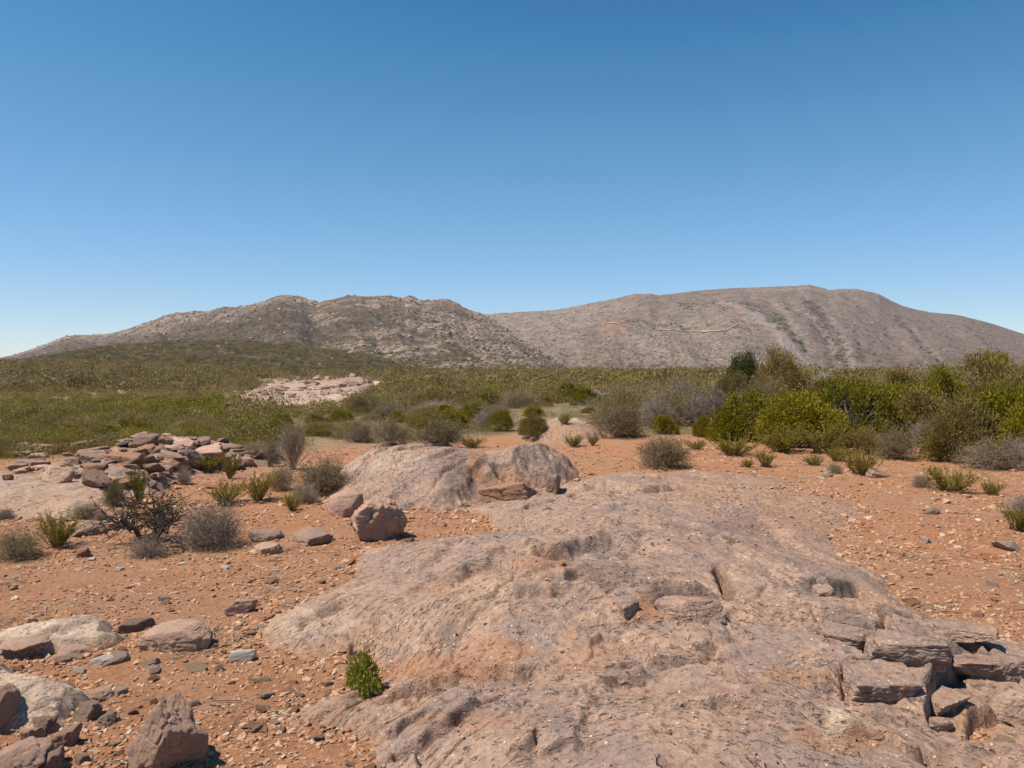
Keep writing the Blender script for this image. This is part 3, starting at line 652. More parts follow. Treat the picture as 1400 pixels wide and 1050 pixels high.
# dirt tracks cut across the right mountain
def track(pts, w):
    pp = np.array(pts, float); s = np.linspace(0, len(pp) - 1, 14 * len(pp)); px = np.interp(s, range(len(pp)), pp[:, 0]); py = np.interp(s, range(len(pp)), pp[:, 1])
    px = px + 1.2 * perlin(s * 1.7, s * 0 + pp[0, 0], 3); py = py + .5 * perlin(s * 1.9, s * 0 + 3.3, 5)
    t = np.array([hill_px(H2, a, b) for a, b in zip(px, py)])
    t = np.convolve(np.pad(t, 2, mode='edge'), np.ones(5) / 5, 'valid')
    n = len(px); dt = w / 950.0; Vs = []
    for k in (-1, 0, 1):
        P, _ = hill_at(H2, px, t + k * dt); P[:, 2] += 1.3; Vs.append(P)
    V = np.concatenate(Vs); i = np.arange(n - 1); Q = np.concatenate([np.stack([i + k * n, i + 1 + k * n, i + 1 + (k + 1) * n, i + (k + 1) * n], -1) for k in (0, 1)])
    tag(link('dirt_track', mk_mesh('dirt_track', V, Q, M['track'])), kind='structure')
n_ = NT('track_dirt'); n_.col(n_.ramp(n_.noise(n_.coord(True), .1, 5), [(0.3, (.25, .185, .14)), (0.7, (.34, .255, .19))])); M['track'] = n_.m
track([(880, 412), (866, 420), (851, 428), (848, 432), (853, 438)], 4.0)
track([(826, 442), (840, 442), (852, 446), (872, 449), (890, 450), (930, 453), (965, 454), (992, 452), (1006, 445)], 3.6)

# ------------------------------------------------------------------ rocks
def icosphere(sub):
    p = (1 + 5 ** .5) / 2
    V = np.array([(-1, p, 0), (1, p, 0), (-1, -p, 0), (1, -p, 0), (0, -1, p), (0, 1, p), (0, -1, -p), (0, 1, -p), (p, 0, -1), (p, 0, 1), (-p, 0, -1), (-p, 0, 1)], float)
    T = np.array([(0, 11, 5), (0, 5, 1), (0, 1, 7), (0, 7, 10), (0, 10, 11), (1, 5, 9), (5, 11, 4), (11, 10, 2), (10, 7, 6), (7, 1, 8), (3, 9, 4), (3, 4, 2), (3, 2, 6), (3, 6, 8), (3, 8, 9), (4, 9, 5), (2, 4, 11), (6, 2, 10), (8, 6, 7), (9, 8, 1)])
    V /= np.linalg.norm(V, axis=1)[:, None]
    for _ in range(sub):
        E = np.sort(np.concatenate([T[:, [0, 1]], T[:, [1, 2]], T[:, [2, 0]]]), 1); u, inv = np.unique(E, axis=0, return_inverse=True); inv = inv.ravel()
        m = V[u].mean(1); m /= np.linalg.norm(m, axis=1)[:, None]; n = len(V); k = len(T); a, b, c = inv[:k] + n, inv[k:2 * k] + n, inv[2 * k:] + n
        V = np.concatenate([V, m]); T = np.concatenate([np.stack(q, 1) for q in ((T[:, 0], a, c), (T[:, 1], b, a), (T[:, 2], c, b), (a, b, c))])
    return V, T
ICO = {k: icosphere(k) for k in (1, 2, 3, 4, 5)}

def rock_verts(seed, sub=4, planes=11, rough=.05, sharp=40.0, round_=0.0):
    g_ = np.random.default_rng(seed); V, T = ICO[sub]
    N = g_.normal(size=(planes, 3)); N[0] = (0, 0, 1); N[1] = (0, 0, -1); N[2:6] = [(1, 0, .1), (-1, .1, 0), (0, 1, 0), (.1, -1, 0)]
    N += g_.normal(size=N.shape) * .22; N /= np.linalg.norm(N, axis=1)[:, None]; D = g_.uniform(.62, 1.0, planes)
    k = np.maximum(V @ N.T, 1e-3) / D
    r = 1.0 / ((k ** sharp).sum(1) ** (1 / sharp)) if sharp < 60 else 1 / k.max(1)
    r = r * (1 - round_) + round_ * .85
    r = np.minimum(r, 1.6)
    P = V * r[:, None]
    d = fbm3(P * 2.4 + seed, 4, seed % 97)
    d2 = 0
    if sub > 3:
        d2 = .55 * fbm3(P * 9 + seed, 3, seed % 89) - .9 * sstep(.10, 0, np.abs(noise3(P * 2.1 + 3.3 + seed, seed % 83)))
    return P * (1 + rough * 2.0 * d + rough * d2)[:, None], T

def rock_mesh(name, seed, mat, **kw):
    V, T = rock_verts(seed, **kw); me = mk_mesh(name, V, T, M[mat], True); return me

def boulder(px, py, w, h, seed, mat, label, name='boulder', dep=.8, rot=0, tilt=(0, 0), sink=.25, group=None, sub=4, on=None, **kw):
    """w, h: size in photo pixels; base at (px, py)"""
    p = put(px, py) if on is None else on; m = p[1] / F
    W, Hh = w * m * .55, h * m * .58
    o = link(name, rock_mesh(name, seed, mat, sub=sub, **kw), (p[0], p[1] + W * dep * .4, p[2] + Hh * (1 - 2 * sink)), (tilt[0], tilt[1], rot), (W, W * dep, Hh))
    return tag(o, label, 'boulder' if name == 'boulder' else 'stone', group)

R = math.radians
boulder(515, 736, 76, 56, 61, 'light_boulder', 'lone squarish grey boulder perched with a dark undercut base', rot=.3, sub=5, planes=12, rough=.085, round_=.35, sink=.12, dep=.9)
boulder(468, 706, 46, 38, 12, 'light_boulder', 'rounded brown boulder half buried behind the lone perched boulder', rot=.8, sub=4, round_=.5, dep=1, sink=.2)
boulder(243, 888, 90, 50, 13, 'pale_boulder', 'whitish rounded boulder beside the low cream slab', rot=-.2, sub=5, round_=.55, rough=.05, dep=.7, sink=.3)
boulder(222, 1052, 84, 104, 114, 'light_boulder', 'tall leaning near boulder with a dark pitted side and long shadow', rot=-.75, tilt=(0, .28), sub=5, rough=.07, planes=7, dep=.85, sink=.16, round_=.1)
boulder(326, 840, 42, 20, 15, 'pale_boulder', 'small tan rock just off the left tip of the big slab', rot=.4, sub=4, dep=.6)
boulder(184, 862, 42, 18, 16, 'dark_boulder', 'dark topped flat block on the edge of the low cream slab', rot=.1, sub=4, dep=.8, sharp=80)
boulder(424, 742, 52, 24, 17, 'boulder', 'flat triangular grey rock bedded in the dirt near the perched boulder', rot=.7, round_=.3, dep=1.2, sink=.42)
boulder(362, 738, 46, 16, 18, 'boulder', 'low flat rock in dirt just right of the grey twiggy bush', rot=.2, round_=.4, dep=1, sink=.42)
boulder(366, 756, 38, 18, 19, 'pale_boulder', 'bluish low rock in dirt nearest the grey twiggy bush', rot=1, round_=.4, dep=1, sink=.4)
boulder(700, 682, 56, 26, 20, 'red_boulder', 'reddish broken rock at the right foot of the outcrop hump', rot=.4, dep=1, sink=.25, sharp=70)
boulder(757, 672, 28, 24, 21, 'boulder', 'pale flat faced block beside the reddish broken rock', rot=1.2, dep=.8, sharp=90, sink=.2)
boulder(118, 732, 44, 22, 22, 'boulder', 'grey flat stone in dirt behind the yellow green spiky bush', rot=.3, round_=.3, sink=.3)
boulder(156, 724, 24, 14, 23, 'pale_boulder', 'pale stone in dirt left of the black gnarled shrub', rot=.5)
boulder(112, 762, 18, 14, 24, 'red_boulder', 'dark reddish stone in front of the yellow green spiky bush', rot=.2, sharp=80)
boulder(945, 842, 90, 42, 25, 'slab', 'split block of bedrock ending at a narrow black slot', rot=.1, dep=.6, sink=.47, sub=5, round_=.25, rough=.07)
boulder(858, 842, 34, 30, 26, 'slab', 'dark grey knob wedged in a reddish hollow of the big slab', rot=.4, sub=4, dep=.8, sink=.42, round_=.3)
boulder(1205, 952, 110, 50, 27, 'slab', 'blocky joint bounded slab piece above a dark recess at right', rot=-.15, sub=5, dep=.7, sink=.46, sharp=50, rough=.06, round_=.15)
boulder(1290, 972, 66, 36, 28, 'slab', 'brown wedge shaped rock at the right end of the dark recess', rot=.6, sub=5, dep=.8, sink=.42, round_=.2)
boulder(1255, 900, 110, 44, 29, 'slab', 'dark patched rock block behind the joint bounded slab piece', rot=-.2, sub=5, dep=.7, sink=.48, round_=.25, rough=.07)
boulder(1352, 925, 92, 34, 31, 'slab', 'fractured slab piece right of the dark recess', rot=-.3, sub=5, dep=.7, sink=.46, sharp=50, rough=.06, round_=.1)
boulder(1388, 975, 84, 40, 32, 'slab', 'fractured ledge piece cut by the right frame edge', rot=-.35, sub=5, dep=.7, sink=.45, sharp=50, rough=.06, round_=.1)
boulder(1330, 872, 84, 24, 33, 'slab', 'low cracked plate at the upper right rim of the slab', rot=-.3, sub=5, dep=.7, sink=.46, rough=.06, round_=.15)
boulder(1172, 884, 70, 26, 34, 'slab', 'low block left of the dark patched rock block', rot=-.25, sub=5, dep=.7, sink=.46, rough=.07, round_=.2)
boulder(30, 892, 64, 20, 35, 'pale_boulder', 'half buried cream rock between the two cream slabs', rot=.2, sub=4, dep=1, sink=.42, round_=.3)
boulder(96, 897, 40, 16, 36, 'pale_boulder', 'small half buried cream rock at the front of the low cream slab', rot=.7, sub=4, dep=1, sink=.42, round_=.2)
boulder(158, 906, 34, 14, 37, 'boulder', 'half buried tan rock in gravel below the low cream slab', rot=.4, sub=4, dep=1, sink=.4, round_=.2)
boulder(128, 958, 40, 18, 38, 'pale_boulder', 'half buried cream rock right of the cream corner slab', rot=-.5, sub=4, dep=1, sink=.4, round_=.2)
boulder(1128, 815, 30, 16, 30, 'slab', 'dark sunken plate of rock in the upper right part of the slab', rot=.2, dep=1, sink=.47, round_=.3)
boulder(1283, 998, 42, 14, 40, 'slab', 'thin grey flake lying on the slab below the dark recess', rot=.1, dep=.5, sink=.2)
boulder(1245, 826, 22, 10, 41, 'red_boulder', 'tan brick like stone on the right hand edge of the slab', rot=.2, dep=.5, sink=.2)
# corner blocks
for px, py, w, h, s, mt, lb in ((2, 992, 44, 50, 51, 'light_boulder', 'tan block at the left frame edge above the corner rubble'), (22, 1064, 66, 52, 52, 'pale_boulder', 'cream block lowest in the near left corner'),
                                (58, 1002, 26, 24, 53, 'boulder', 'low block below the cream corner slab'), (92, 1020, 26, 34, 54, 'light_boulder', 'upright tan block right of the low corner block'),
                                (118, 985, 36, 26, 55, 'boulder', 'grey angular block at the right tip of the corner slab'), (146, 992, 24, 18, 56, 'boulder', 'small grey block furthest right of the corner rubble'), (66, 1055, 36, 26, 57, 'boulder', 'brown rubble block on bare dirt beside the cream corner block'),
                                (40, 1018, 24, 22, 58, 'pale_boulder', 'small cream block wedged between the corner blocks'), (76, 1030, 18, 15, 59, 'red_boulder', 'small reddish block in the middle of the corner rubble'), (110, 1046, 22, 14, 66, 'boulder', 'flat brown block low at the right of the corner rubble')):
    boulder(px, py, w, h, s, mt, lb, rot=s * .7, dep=.9, sharp=55, sink=.25, rough=.08)
# the heap
heap = [(190, 596, 46, 24, 'dark_boulder', 'dark capped block at the top left of the rock pile'), (243, 590, 34, 14, 'pale_boulder', 'flat pale block topmost on the rock pile'), (268, 592, 24, 15, 'boulder', 'small square block right of the topmost flat block'),
        (205, 612, 34, 26, 'dark_boulder', 'dark faced block in the middle of the rock pile'), (240, 616, 42, 18, 'pale_boulder', 'pale flat faced block in the middle of the rock pile'), (280, 628, 46, 26, 'pale_boulder', 'large pale wedge at the right front of the rock pile'),
        (292, 626, 24, 14, 'dark_boulder', 'black shaded block tucked at the right front of the rock pile'), (168, 634, 42, 20, 'red_boulder', 'rust red slab at the front centre of the rock pile'), (258, 632, 42, 22, 'boulder', 'brown angular block low on the right of the rock pile'),
        (130, 632, 38, 20, 'boulder', 'brown block on the left shoulder of the rock pile'), (115, 618, 26, 18, 'boulder', 'grey block high on the left shoulder of the rock pile'), (75, 658, 36, 26, 'pale_boulder', 'cream topped boulder with dark side on the pink sheet'),
        (128, 666, 32, 22, 'dark_boulder', 'dark boulder with black underside at the front of the pile'), (35, 622, 24, 20, 'boulder', 'upright brown boulder at the far left of the pile'), (55, 622, 28, 18, 'pale_boulder', 'pair side cream boulder next to the upright brown boulder'),
        (38, 642, 28, 16, 'boulder', 'grey brown boulder behind the pink sheet of bedrock'), (10, 656, 12, 10, 'red_boulder', 'small red brown stone at the left edge of the pink sheet'), (210, 655, 24, 10, 'pale_boulder', 'low pale slab at the foot of the rock pile'), (218, 648, 28, 12, 'boulder', 'flat stone at the foot of the rock pile')]
for k, (px, py, w, h, mt, lb) in enumerate(heap):
    boulder(px, py, w * .98, h * .98, 200 + k, mt, lb, rot=k * 1.3 % 1.2 - .6, tilt=(.15 * math.sin(k * 2.1), .18 * math.cos(k * 1.7)), dep=.9, sharp=70, rough=.06, planes=10, sink=.30)
gr = np.random.default_rng(5); n_heap = 0
while n_heap < 120:
    px, py = gr.uniform(40, 392), gr.uniform(594, 672)
    q = put(px, py)
    if mound.h(q[:1], q[1:2])[0] < .06: continue
    w = float(np.clip(np.exp(gr.normal(2.75, .38)), 8, 34)); n_heap += 1
    boulder(px, py, w, w * gr.uniform(.28, .5), 300 + n_heap, gr.choice(['boulder', 'boulder', 'boulder', 'dark_boulder', 'dark_boulder', 'pale_boulder', 'red_boulder']), 'broken angular boulder jumbled in the heap of the rock pile', rot=gr.uniform(-2, 2), tilt=(gr.uniform(-.25, .25), gr.uniform(-.25, .25)), dep=gr.uniform(.7, 1.1), sharp=70, rough=.06, planes=10, sink=.28, group='jumbled boulders of the rock pile', sub=3, on=q)
for k in range(26):
    px, py = gr.uniform(-30, 120), gr.uniform(620, 656); w = gr.uniform(9, 24)
    boulder(px, py, w, w * .5, 400 + k, gr.choice(['boulder', 'pale_boulder']), 'brown boulder in the row behind the pink bedrock sheet', rot=gr.uniform(-2, 2), dep=.9, sharp=80, rough=.04, sub=3, group='boulders behind the pink sheet')
# boulders out on the plain
for k, (px, py, w, h, lb) in enumerate([(622, 574, 26, 12, 'pale boulder half hidden behind brown shrubs above the outcrop hump'), (340, 562, 14, 10, 'bluish grey boulder at the front edge of the far pink rock patch'), (560, 537, 22, 5, 'flat pale rock on the plain right of the pink patch'), (650, 538, 20, 5, 'pale slab on the plain among dark round shrubs'),
                                        (785, 511, 26, 6, 'whitish rock outcrop where the plain meets the mountain'), (205, 560, 20, 4, 'pale flat rock on the green left slope'), (152, 570, 18, 5, 'small pale rock low on the green left slope'), (20, 563, 22, 4, 'pale flat rock at the far left of the green slope'), (170, 481 + 27, 26, 5, 'pale rock band higher on the left slope'),
                                        (15, 588, 30, 10, 'pale rock poking from scrub at the left frame edge'), (520, 528, 50, 6, 'pinkish bare ledge right behind the far rock patch'), (735, 535, 24, 5, 'pale low ledge in mid plain scrub'), (845, 519, 22, 5, 'pale stone ledge near the far end of the plain')]):
    boulder(px, py, w * 1.0, h * 1.1, 450 + k, 'pale_boulder', lb, rot=k, dep=.9, sharp=60, rough=.05, sink=.3, sub=3)

# loose stones (hand placed) and chips
SM = [rock_verts(600 + k, 2, 8, .03, 90) for k in range(16)]
SMESH = {}
def stone_mesh(k, mat):
    if (k, mat) not in SMESH: SMESH[(k, mat)] = mk_mesh('stone', SM[k][0], SM[k][1], M[mat], False)
    return SMESH[(k, mat)]
def stone(p, size, flat, k, mat, label, group=None, rz=0.0):
    o = link('stone', stone_mesh(k, mat), (p[0], p[1], p[2] + size * flat * .35), (random.uniform(-.3, .3), random.uniform(-.3, .3), rz), (size, size * random.uniform(.55, .9), size * flat))
    return tag(o, label, 'stone', group)
for k, (px, py, w, mt, lb) in enumerate([(111, 919, 16, 'stone_white', 'bright white stone in front of the whitish boulder'), (134, 908, 24, 'stone_white', 'cream stone just behind the bright white stone'), (211, 919, 24, 'stone_grey', 'flat grey stone below the whitish rounded boulder'), (208, 908, 22, 'stone_tan', 'brown flat stone directly under the whitish boulder'),
                                        (268, 919, 24, 'stone_tan', 'orange tan stone right of the flat grey stone'), (366, 953, 20, 'stone_grey', 'mauve grey pointed stone near the front tip of the slab'), (266, 964, 14, 'stone_grey', 'dark small stone behind the leaning boulder'), (226, 820, 16, 'stone_grey', 'bluish flat stone on open dirt above the whitish boulder'),
                                        (334, 902, 38, 'stone_white', 'long pale flake beside the lower left slab edge'), (247, 773, 10, 'stone_white', 'white pebble below the grey twiggy bush'), (164, 780, 12, 'stone_white', 'white pebble below the black gnarled shrub'), (308, 779, 13, 'stone_white', 'white chip first of the trio on dirt'), (377, 782, 11, 'stone_white', 'white chip nearest the slab on the left dirt'), (126, 766, 10, 'stone_white', 'pale pebble beside the dark reddish stone'),
                                        (1355, 800, 16, 'stone_grey', 'dark tilted stone on the right hand orange dirt'), (1265, 743, 14, 'stone_grey', 'near black lump on the right hand dirt'), (1375, 750, 28, 'stone_grey', 'long brown stone below the right edge bush'), (1272, 703, 18, 'stone_grey', 'grey stone on dirt below the low spiky clump'),
                                        (1200, 652, 26, 'stone_tan', 'flat tan stone right of the round green bush'), (1132, 652, 14, 'stone_grey', 'dark edged stone left of the round green bush'), (1255, 655, 16, 'stone_tan', 'tan stone under the brown twiggy shrub'), (88, 905, 20, 'stone_tan', 'tan stone touching the cream slab edge'), (145, 985, 20, 'stone_tan', 'tan stone by the corner rubble'), (700, 425 + 0, 1, 'stone_tan', '')]):
    if lb: 
        p = put(px, py); stone(p, w * p[1] / F * .58, .45, k % 16, mt, lb, rz=random.uniform(-1, 1))

rg = np.random.default_rng(99)
def scatter(n, r0, r1, half=.70):
    r = np.exp(rg.uniform(np.log(r0), np.log(r1), n)); a = rg.uniform(-half, half, n); return r * a, r
x, y = scatter(108000, 2.4, 16, .95)
x = x[:]; sh = slab_h(x, y); z = base_h(x, y)
on_dirt = (sh < .015); vg = veg_mask(x, y, z) < .4
pock = (~on_dirt) & (rg.random(len(x)) < np.where((np.abs(to_px(x, y, z)[0] - 1080) < 130) & (y > 7), .30, .03))
clus = fbm(x * 1.1, y * 1.1, 3, 130) > rg.uniform(-.58, .30, len(x))
rim = on_dirt & (sh > -.16) & (rg.random(len(x)) < .8)
keep = vg & ((on_dirt & clus) | pock | rim); rim = rim[keep]
x, y, sh = x[keep], y[keep], sh[keep]; z = base_h(x, y) + np.maximum(sh, 0) + sstep(25, 8, np.hypot(x, y)) * (0.018 * fbm(x * 3, y * 3, 4, 5))
size = np.clip(np.exp(rg.normal(math.log(.0088), .50, len(x))), .0035, .042) * np.clip(.45 + y / 9, .6, 1.5)
on_slab = sh > .015; size[on_slab] *= .7; size[rim] *= 1.3
app = size / y; order = np.argsort(-app)
big, rest = order[:280], order[280:]
for k, i in enumerate(big):
    qx, qy = to_px(x[i], y[i], z[i]); s_ = size[i]
    mt = ['stone_red', 'stone_red', 'stone_tan', 'stone_tan', 'stone_red', 'stone_tan', 'stone_red', 'stone_grey'][k % 8]; colr = {'stone_red': 'reddish', 'stone_tan': 'tan', 'stone_grey': 'grey'}[mt]
    if on_slab[i]: wh = 'lying on the foreground bedrock slab'
    elif qx < 560 and qy > 880: wh = 'on near dirt around the leaning boulder'
    elif qx < 560: wh = 'on the open left dirt below the shrubs'
    elif qx > 1100: wh = 'on the orange dirt right of the slab'
    else: wh = 'on the dirt strip behind the slab'
    stone((x[i], y[i], z[i]), s_, rg.uniform(.3, .6), k % 16, mt, 'small %s stone chip %s' % (colr, wh), '%s stone chips %s' % (colr, wh), rz=rg.uniform(0, 6.28))
# remaining gravel, one mesh
def euler_mats(a, b, c):
    ca, sa, cb, sb, cc, s_c = np.cos(a), np.sin(a), np.cos(b), np.sin(b), np.cos(c), np.sin(c)
    m = np.empty((len(a), 3, 3)); m[:, 0] = np.stack([cc * cb, cc * sb * sa - s_c * ca, cc * sb * ca + s_c * sa], -1); m[:, 1] = np.stack([s_c * cb, s_c * sb * sa + cc * ca, s_c * sb * ca - cc * sa], -1); m[:, 2] = np.stack([-sb, cb * sa, cb * ca], -1)
    return m
def replicate(temps, pos, scale, rot, pick):
    Vs, Ts, n = [], [], 0
    for k, (V, T) in enumerate(temps):
        i = np.where(pick == k)[0]
        if not len(i): continue
        P = np.einsum('nij,nvj->nvi', rot[i], V[None] * scale[i][:, None, :]) + pos[i][:, None, :]
        Vs.append(P.reshape(-1, 3)); Ts.append((T[None] + (np.arange(len(i)) * len(V))[:, None, None]).reshape(-1, T.shape[1]) + n); n += len(i) * len(V)
    LASTPICK[:] = [np.concatenate([np.repeat(np.where(pick == k)[0], len(V)) for k, (V, T) in enumerate(temps)])]
    return np.concatenate(Vs), np.concatenate(Ts)
LASTPICK = []
CH = [rock_verts(700 + k, 1, 7, .03, 90) for k in range(8)]
n = len(rest); s = size[rest]; fl = rg.uniform(.22, .6, n)
V, T = replicate(CH, np.stack([x[rest], y[rest], z[rest] + s * fl * .3], -1), np.stack([s, s * rg.uniform(.5, .95, n), s * fl], -1), euler_mats(rg.normal(0, .25, n), rg.normal(0, .25, n), rg.uniform(0, 6.28, n)), rg.integers(0, 8, n))
tag(link('gravel', mk_mesh('gravel', V, T, M['chips'], False)), 'fine reddish gravel and rock flakes strewn over the bare dirt', 'gravel', kind='stuff')

# ------------------------------------------------------------------ shrubs
def nrm(v): return v / np.maximum(np.linalg.norm(v, axis=-1, keepdims=True), 1e-9)
def tubes(segs, sides=3):
    S = np.array(segs); P0, P1, R0, R1 = S[:, :3], S[:, 3:6], S[:, 6:7], S[:, 7:8]
    d = nrm(P1 - P0); a = nrm(np.cross(d, np.array([.31, .52, .79]))); b = np.cross(d, a); n = len(S); V = []
    for P, r in ((P0, R0), (P1, R1)):
        for k in range(sides):
            w = 2 * math.pi * k / sides; V.append(P + r * (math.cos(w) * a + math.sin(w) * b))
    V = np.stack(V, 1).reshape(-1, 3); base = (np.arange(n) * 2 * sides)[:, None]
    Q = np.concatenate([base + np.array([[k, (k + 1) % sides, sides + (k + 1) % sides, sides + k]]) for k in range(sides)]); return V, Q
def leaf_quads(P, D, L, W, g_):
    D = nrm(D); s = nrm(np.cross(D, g_.normal(size=D.shape))); n = nrm(np.cross(D, s)); L = L[:, None]; W = W[:, None]
    V = np.stack([P, P + D * L * .5 + s * W * .5 + n * L * .08, P + D * L, P + D * L * .5 - s * W * .5 + n * L * .08], 1).reshape(-1, 3)
    return V, (np.arange(len(P)) * 4)[:, None] + np.arange(4)[None]

def grow(g_, stems, spread, length, levels, kids, r0, curve=.35, up=.15, nseg=4, base=.06, shrink=.55):
    segs, tips = [], []; lean = g_.normal(size=2) * .22
    def branch(p, d, L, r, lev):
        n = nseg if lev == levels else max(2, nseg - 1)
        st = []
        for k in range(n):
            d = d + g_.normal(size=3) * curve; d[2] += up; d /= np.linalg.norm(d)
            q = p + d * L / n; ra = r * (1 - .6 * k / n); rb = r * (1 - .6 * (k + 1) / n)
            segs.append((*p, *q, ra, rb)); st.append((p, q, d)); p = q
            if lev == 0: tips.append((*p, *d))
            if lev > 0 and k > 0:
                for _ in range(kids):
                    e = d + g_.normal(size=3) * .75; e[2] = max(e[2], -.1); e /= np.linalg.norm(e)
                    branch(p, e, L * shrink * g_.uniform(.7, 1.25), r * .55, lev - 1)
        return
    for _ in range(stems):
        a = g_.uniform(0, 6.28); c = spread * math.sqrt(g_.uniform(0, 1)); d = np.array([math.cos(a) * c + lean[0], math.sin(a) * c + lean[1], 1 - .55 * c]); d /= np.linalg.norm(d)
        branch(np.array([math.cos(a) * base * c, math.sin(a) * base * c, -.02]), d, length * g_.uniform(.75, 1.15) * (1 - .15 * c), r0 * g_.uniform(.7, 1.2), levels)
    return segs, np.array(tips)

def fit(parts, h=1.0, w=1.0, pr=97):
    """scale to unit height and unit half-width so object scale is in metres"""
    A = np.concatenate([p[0] for p in parts]); zt = np.percentile(A[:, 2], 99.3); rr = np.percentile(np.hypot(A[:, 0], A[:, 1]), pr)
    return [(p[0] * np.array([w / rr, w / rr, h / zt]), p[1]) for p in parts]

def shrub_twiggy(seed, stems=60, spread=1.15, leaves=0, leaf=(.05, .018), thin=.006, levels=2, kids=2, curve=.32, up=.06):
    g_ = np.random.default_rng(seed); segs, tips = grow(g_, stems, spread, .75, levels, kids, thin, curve, up)
    parts = [tubes(segs)]
    if leaves:
        i = g_.integers(0, len(tips), leaves); P = tips[i, :3] + g_.normal(size=(leaves, 3)) * .012; D = tips[i, 3:] + g_.normal(size=(leaves, 3)) * .7
        parts.append(leaf_quads(P, D, g_.uniform(.6, 1.3, leaves) * leaf[0], g_.uniform(.7, 1.2, leaves) * leaf[1], g_))
    return fit(parts)
def shrub_spiky(seed, stems=46, leaves=60, spread=.85):
    g_ = np.random.default_rng(seed); segs = []; P = []; D = []
    for _ in range(stems):
        a = g_.uniform(0, 6.28); c = spread * math.sqrt(g_.uniform(0, 1)); d = np.array([math.cos(a) * c, math.sin(a) * c, 1.0]); d /= np.linalg.norm(d); p = np.array([math.cos(a) * .12 * c, math.sin(a) * .12 * c, -.02]); L = g_.uniform(.5, 1.1)
        for k in range(6):
            d = d + g_.normal(size=3) * .10; d[2] += .06; d /= np.linalg.norm(d); q = p + d * L / 6; segs.append((*p, *q, .011 * (1 - k / 7), .011 * (1 - (k + 1) / 7)))
            if k > 0:
                for f in g_.uniform(0, 1, leaves // 6): P.append(p + (q - p) * f + g_.normal(size=3) * .008); D.append(d * .9 + g_.normal(size=3) * .55)
            p = q
            if k in (2, 3, 4):
                e = d + g_.normal(size=3) * .5; e[2] = abs(e[2]); e /= np.linalg.norm(e); q2 = p + e * L * .25; segs.append((*p, *q2, .006, .003))
                for f in g_.uniform(.1, 1, leaves // 6): P.append(p + (q2 - p) * f); D.append(e + g_.normal(size=3) * .5)
    P = np.array(P); D = np.array(D); n_l = len(P)
    return fit([tubes(segs), leaf_quads(P, D, g_.uniform(.05, .085, n_l), g_.uniform(.012, .022, n_l), g_)])
def shrub_bushy(seed, clumps=70, per=90, leaf=(.055, .03), lump=.34, hollow=.55, cl=.13):
    g_ = np.random.default_rng(seed); C = []; segs = []
    lob = nrm(g_.normal(size=(7, 3)) * np.array([1, 1, .6]) + np.array([0, 0, .5])); lr = g_.uniform(.75, 1.2, 7)
    P = []; D = []; lean = g_.normal(size=2) * .18; gaps = nrm(g_.normal(size=(3, 3)) + np.array([0, 0, .2]))
    for _ in range(clumps):
        d = g_.normal(size=3); d[2] = abs(d[2]) * .9 + .02; d /= np.linalg.norm(d)
        if (gaps @ d).max() > .91: continue
        k = lob @ d; r = 1 - lump + lump * (lr * np.clip(k, 0, 1) ** 4).max() * 1.3
        r *= g_.uniform(hollow, 1.0) ** .6; c = d * r * np.array([1, 1, .95]); c[2] = max(c[2], .05); c[:2] += lean * c[2]; C.append(c)
        b = np.array([c[0] * .06, c[1] * .06, 0]); m = c * np.array([.35, .35, .55]) + g_.normal(size=3) * .05; segs += [(*b, *m, .014, .010), (*m, *c, .010, .003)]
        for _ in range(5):
            e = c + g_.normal(size=3) * cl * .9; segs.append((*(m + (c - m) * g_.uniform(.4, .95)), *e, .004, .002))
        q = c + g_.normal(size=(per, 3)) * cl * np.array([1, 1, .8]) * g_.uniform(.6, 1.2); P.append(q); D.append((q - c) * 4 + d * .5 + np.array([0, 0, .35]) + g_.normal(size=(per, 3)) * .5)
    for _ in range(16):
        d = nrm(g_.normal(size=3) * np.array([1, 1, .6]) + np.array([0, 0, .5])); d[2] = abs(d[2]); p = d * .3
        for k in range(3):
            d = nrm(d + g_.normal(size=3) * .22); q = p + d * .3; segs.append((*p, *q, .008 - .002 * k, .006 - .002 * k)); p = q
    P = np.concatenate(P); D = np.concatenate(D); k = P[:, 2] > .0; P, D = P[k], D[k]; n_l = len(P)
    return fit([tubes(segs), leaf_quads(P, D, g_.uniform(.7, 1.3, n_l) * leaf[0], g_.uniform(.7, 1.3, n_l) * leaf[1], g_)])
def shrub_gnarled(seed):
    g_ = np.random.default_rng(seed); segs = []; tips = []
    for a, ln in ((-.5, .55), (2.6, .55), (1.2, .5)):
        p = np.array([math.cos(a) * .08, math.sin(a) * .08, -.03]); d = np.array([math.cos(a + 1.2) * .6, math.sin(a) * .3, .8]); r = .045
        for k in range(5):
            d = nrm(d + g_.normal(size=3) * .35 + np.array([.0, 0, .1])); q = p + d * ln / 5; segs.append((*p, *q, r, r * .86)); r *= .86; p = q
            if k >= 2:
                sg, tp = grow(g_, 8, 1.3, .34, 2, 2, .010, .45, .0, 3); sg = np.array(sg); sg[:, :3] += p; sg[:, 3:6] += p; segs += [tuple(v) for v in sg]; tp[:, :3] += p; tips.append(tp)
    tips = np.concatenate(tips); n_l = 1500; hi = tips[tips[:, 2] > np.percentile(tips[:, 2], 45)]; i = g_.integers(0, len(hi), n_l)
    return fit([tubes(segs, 4), leaf_quads(hi[i, :3] + g_.normal(size=(n_l, 3)) * .01, hi[i, 3:] + g_.normal(size=(n_l, 3)) * .6, g_.uniform(.02, .045, n_l), g_.uniform(.008, .014, n_l), g_)], pr=84)

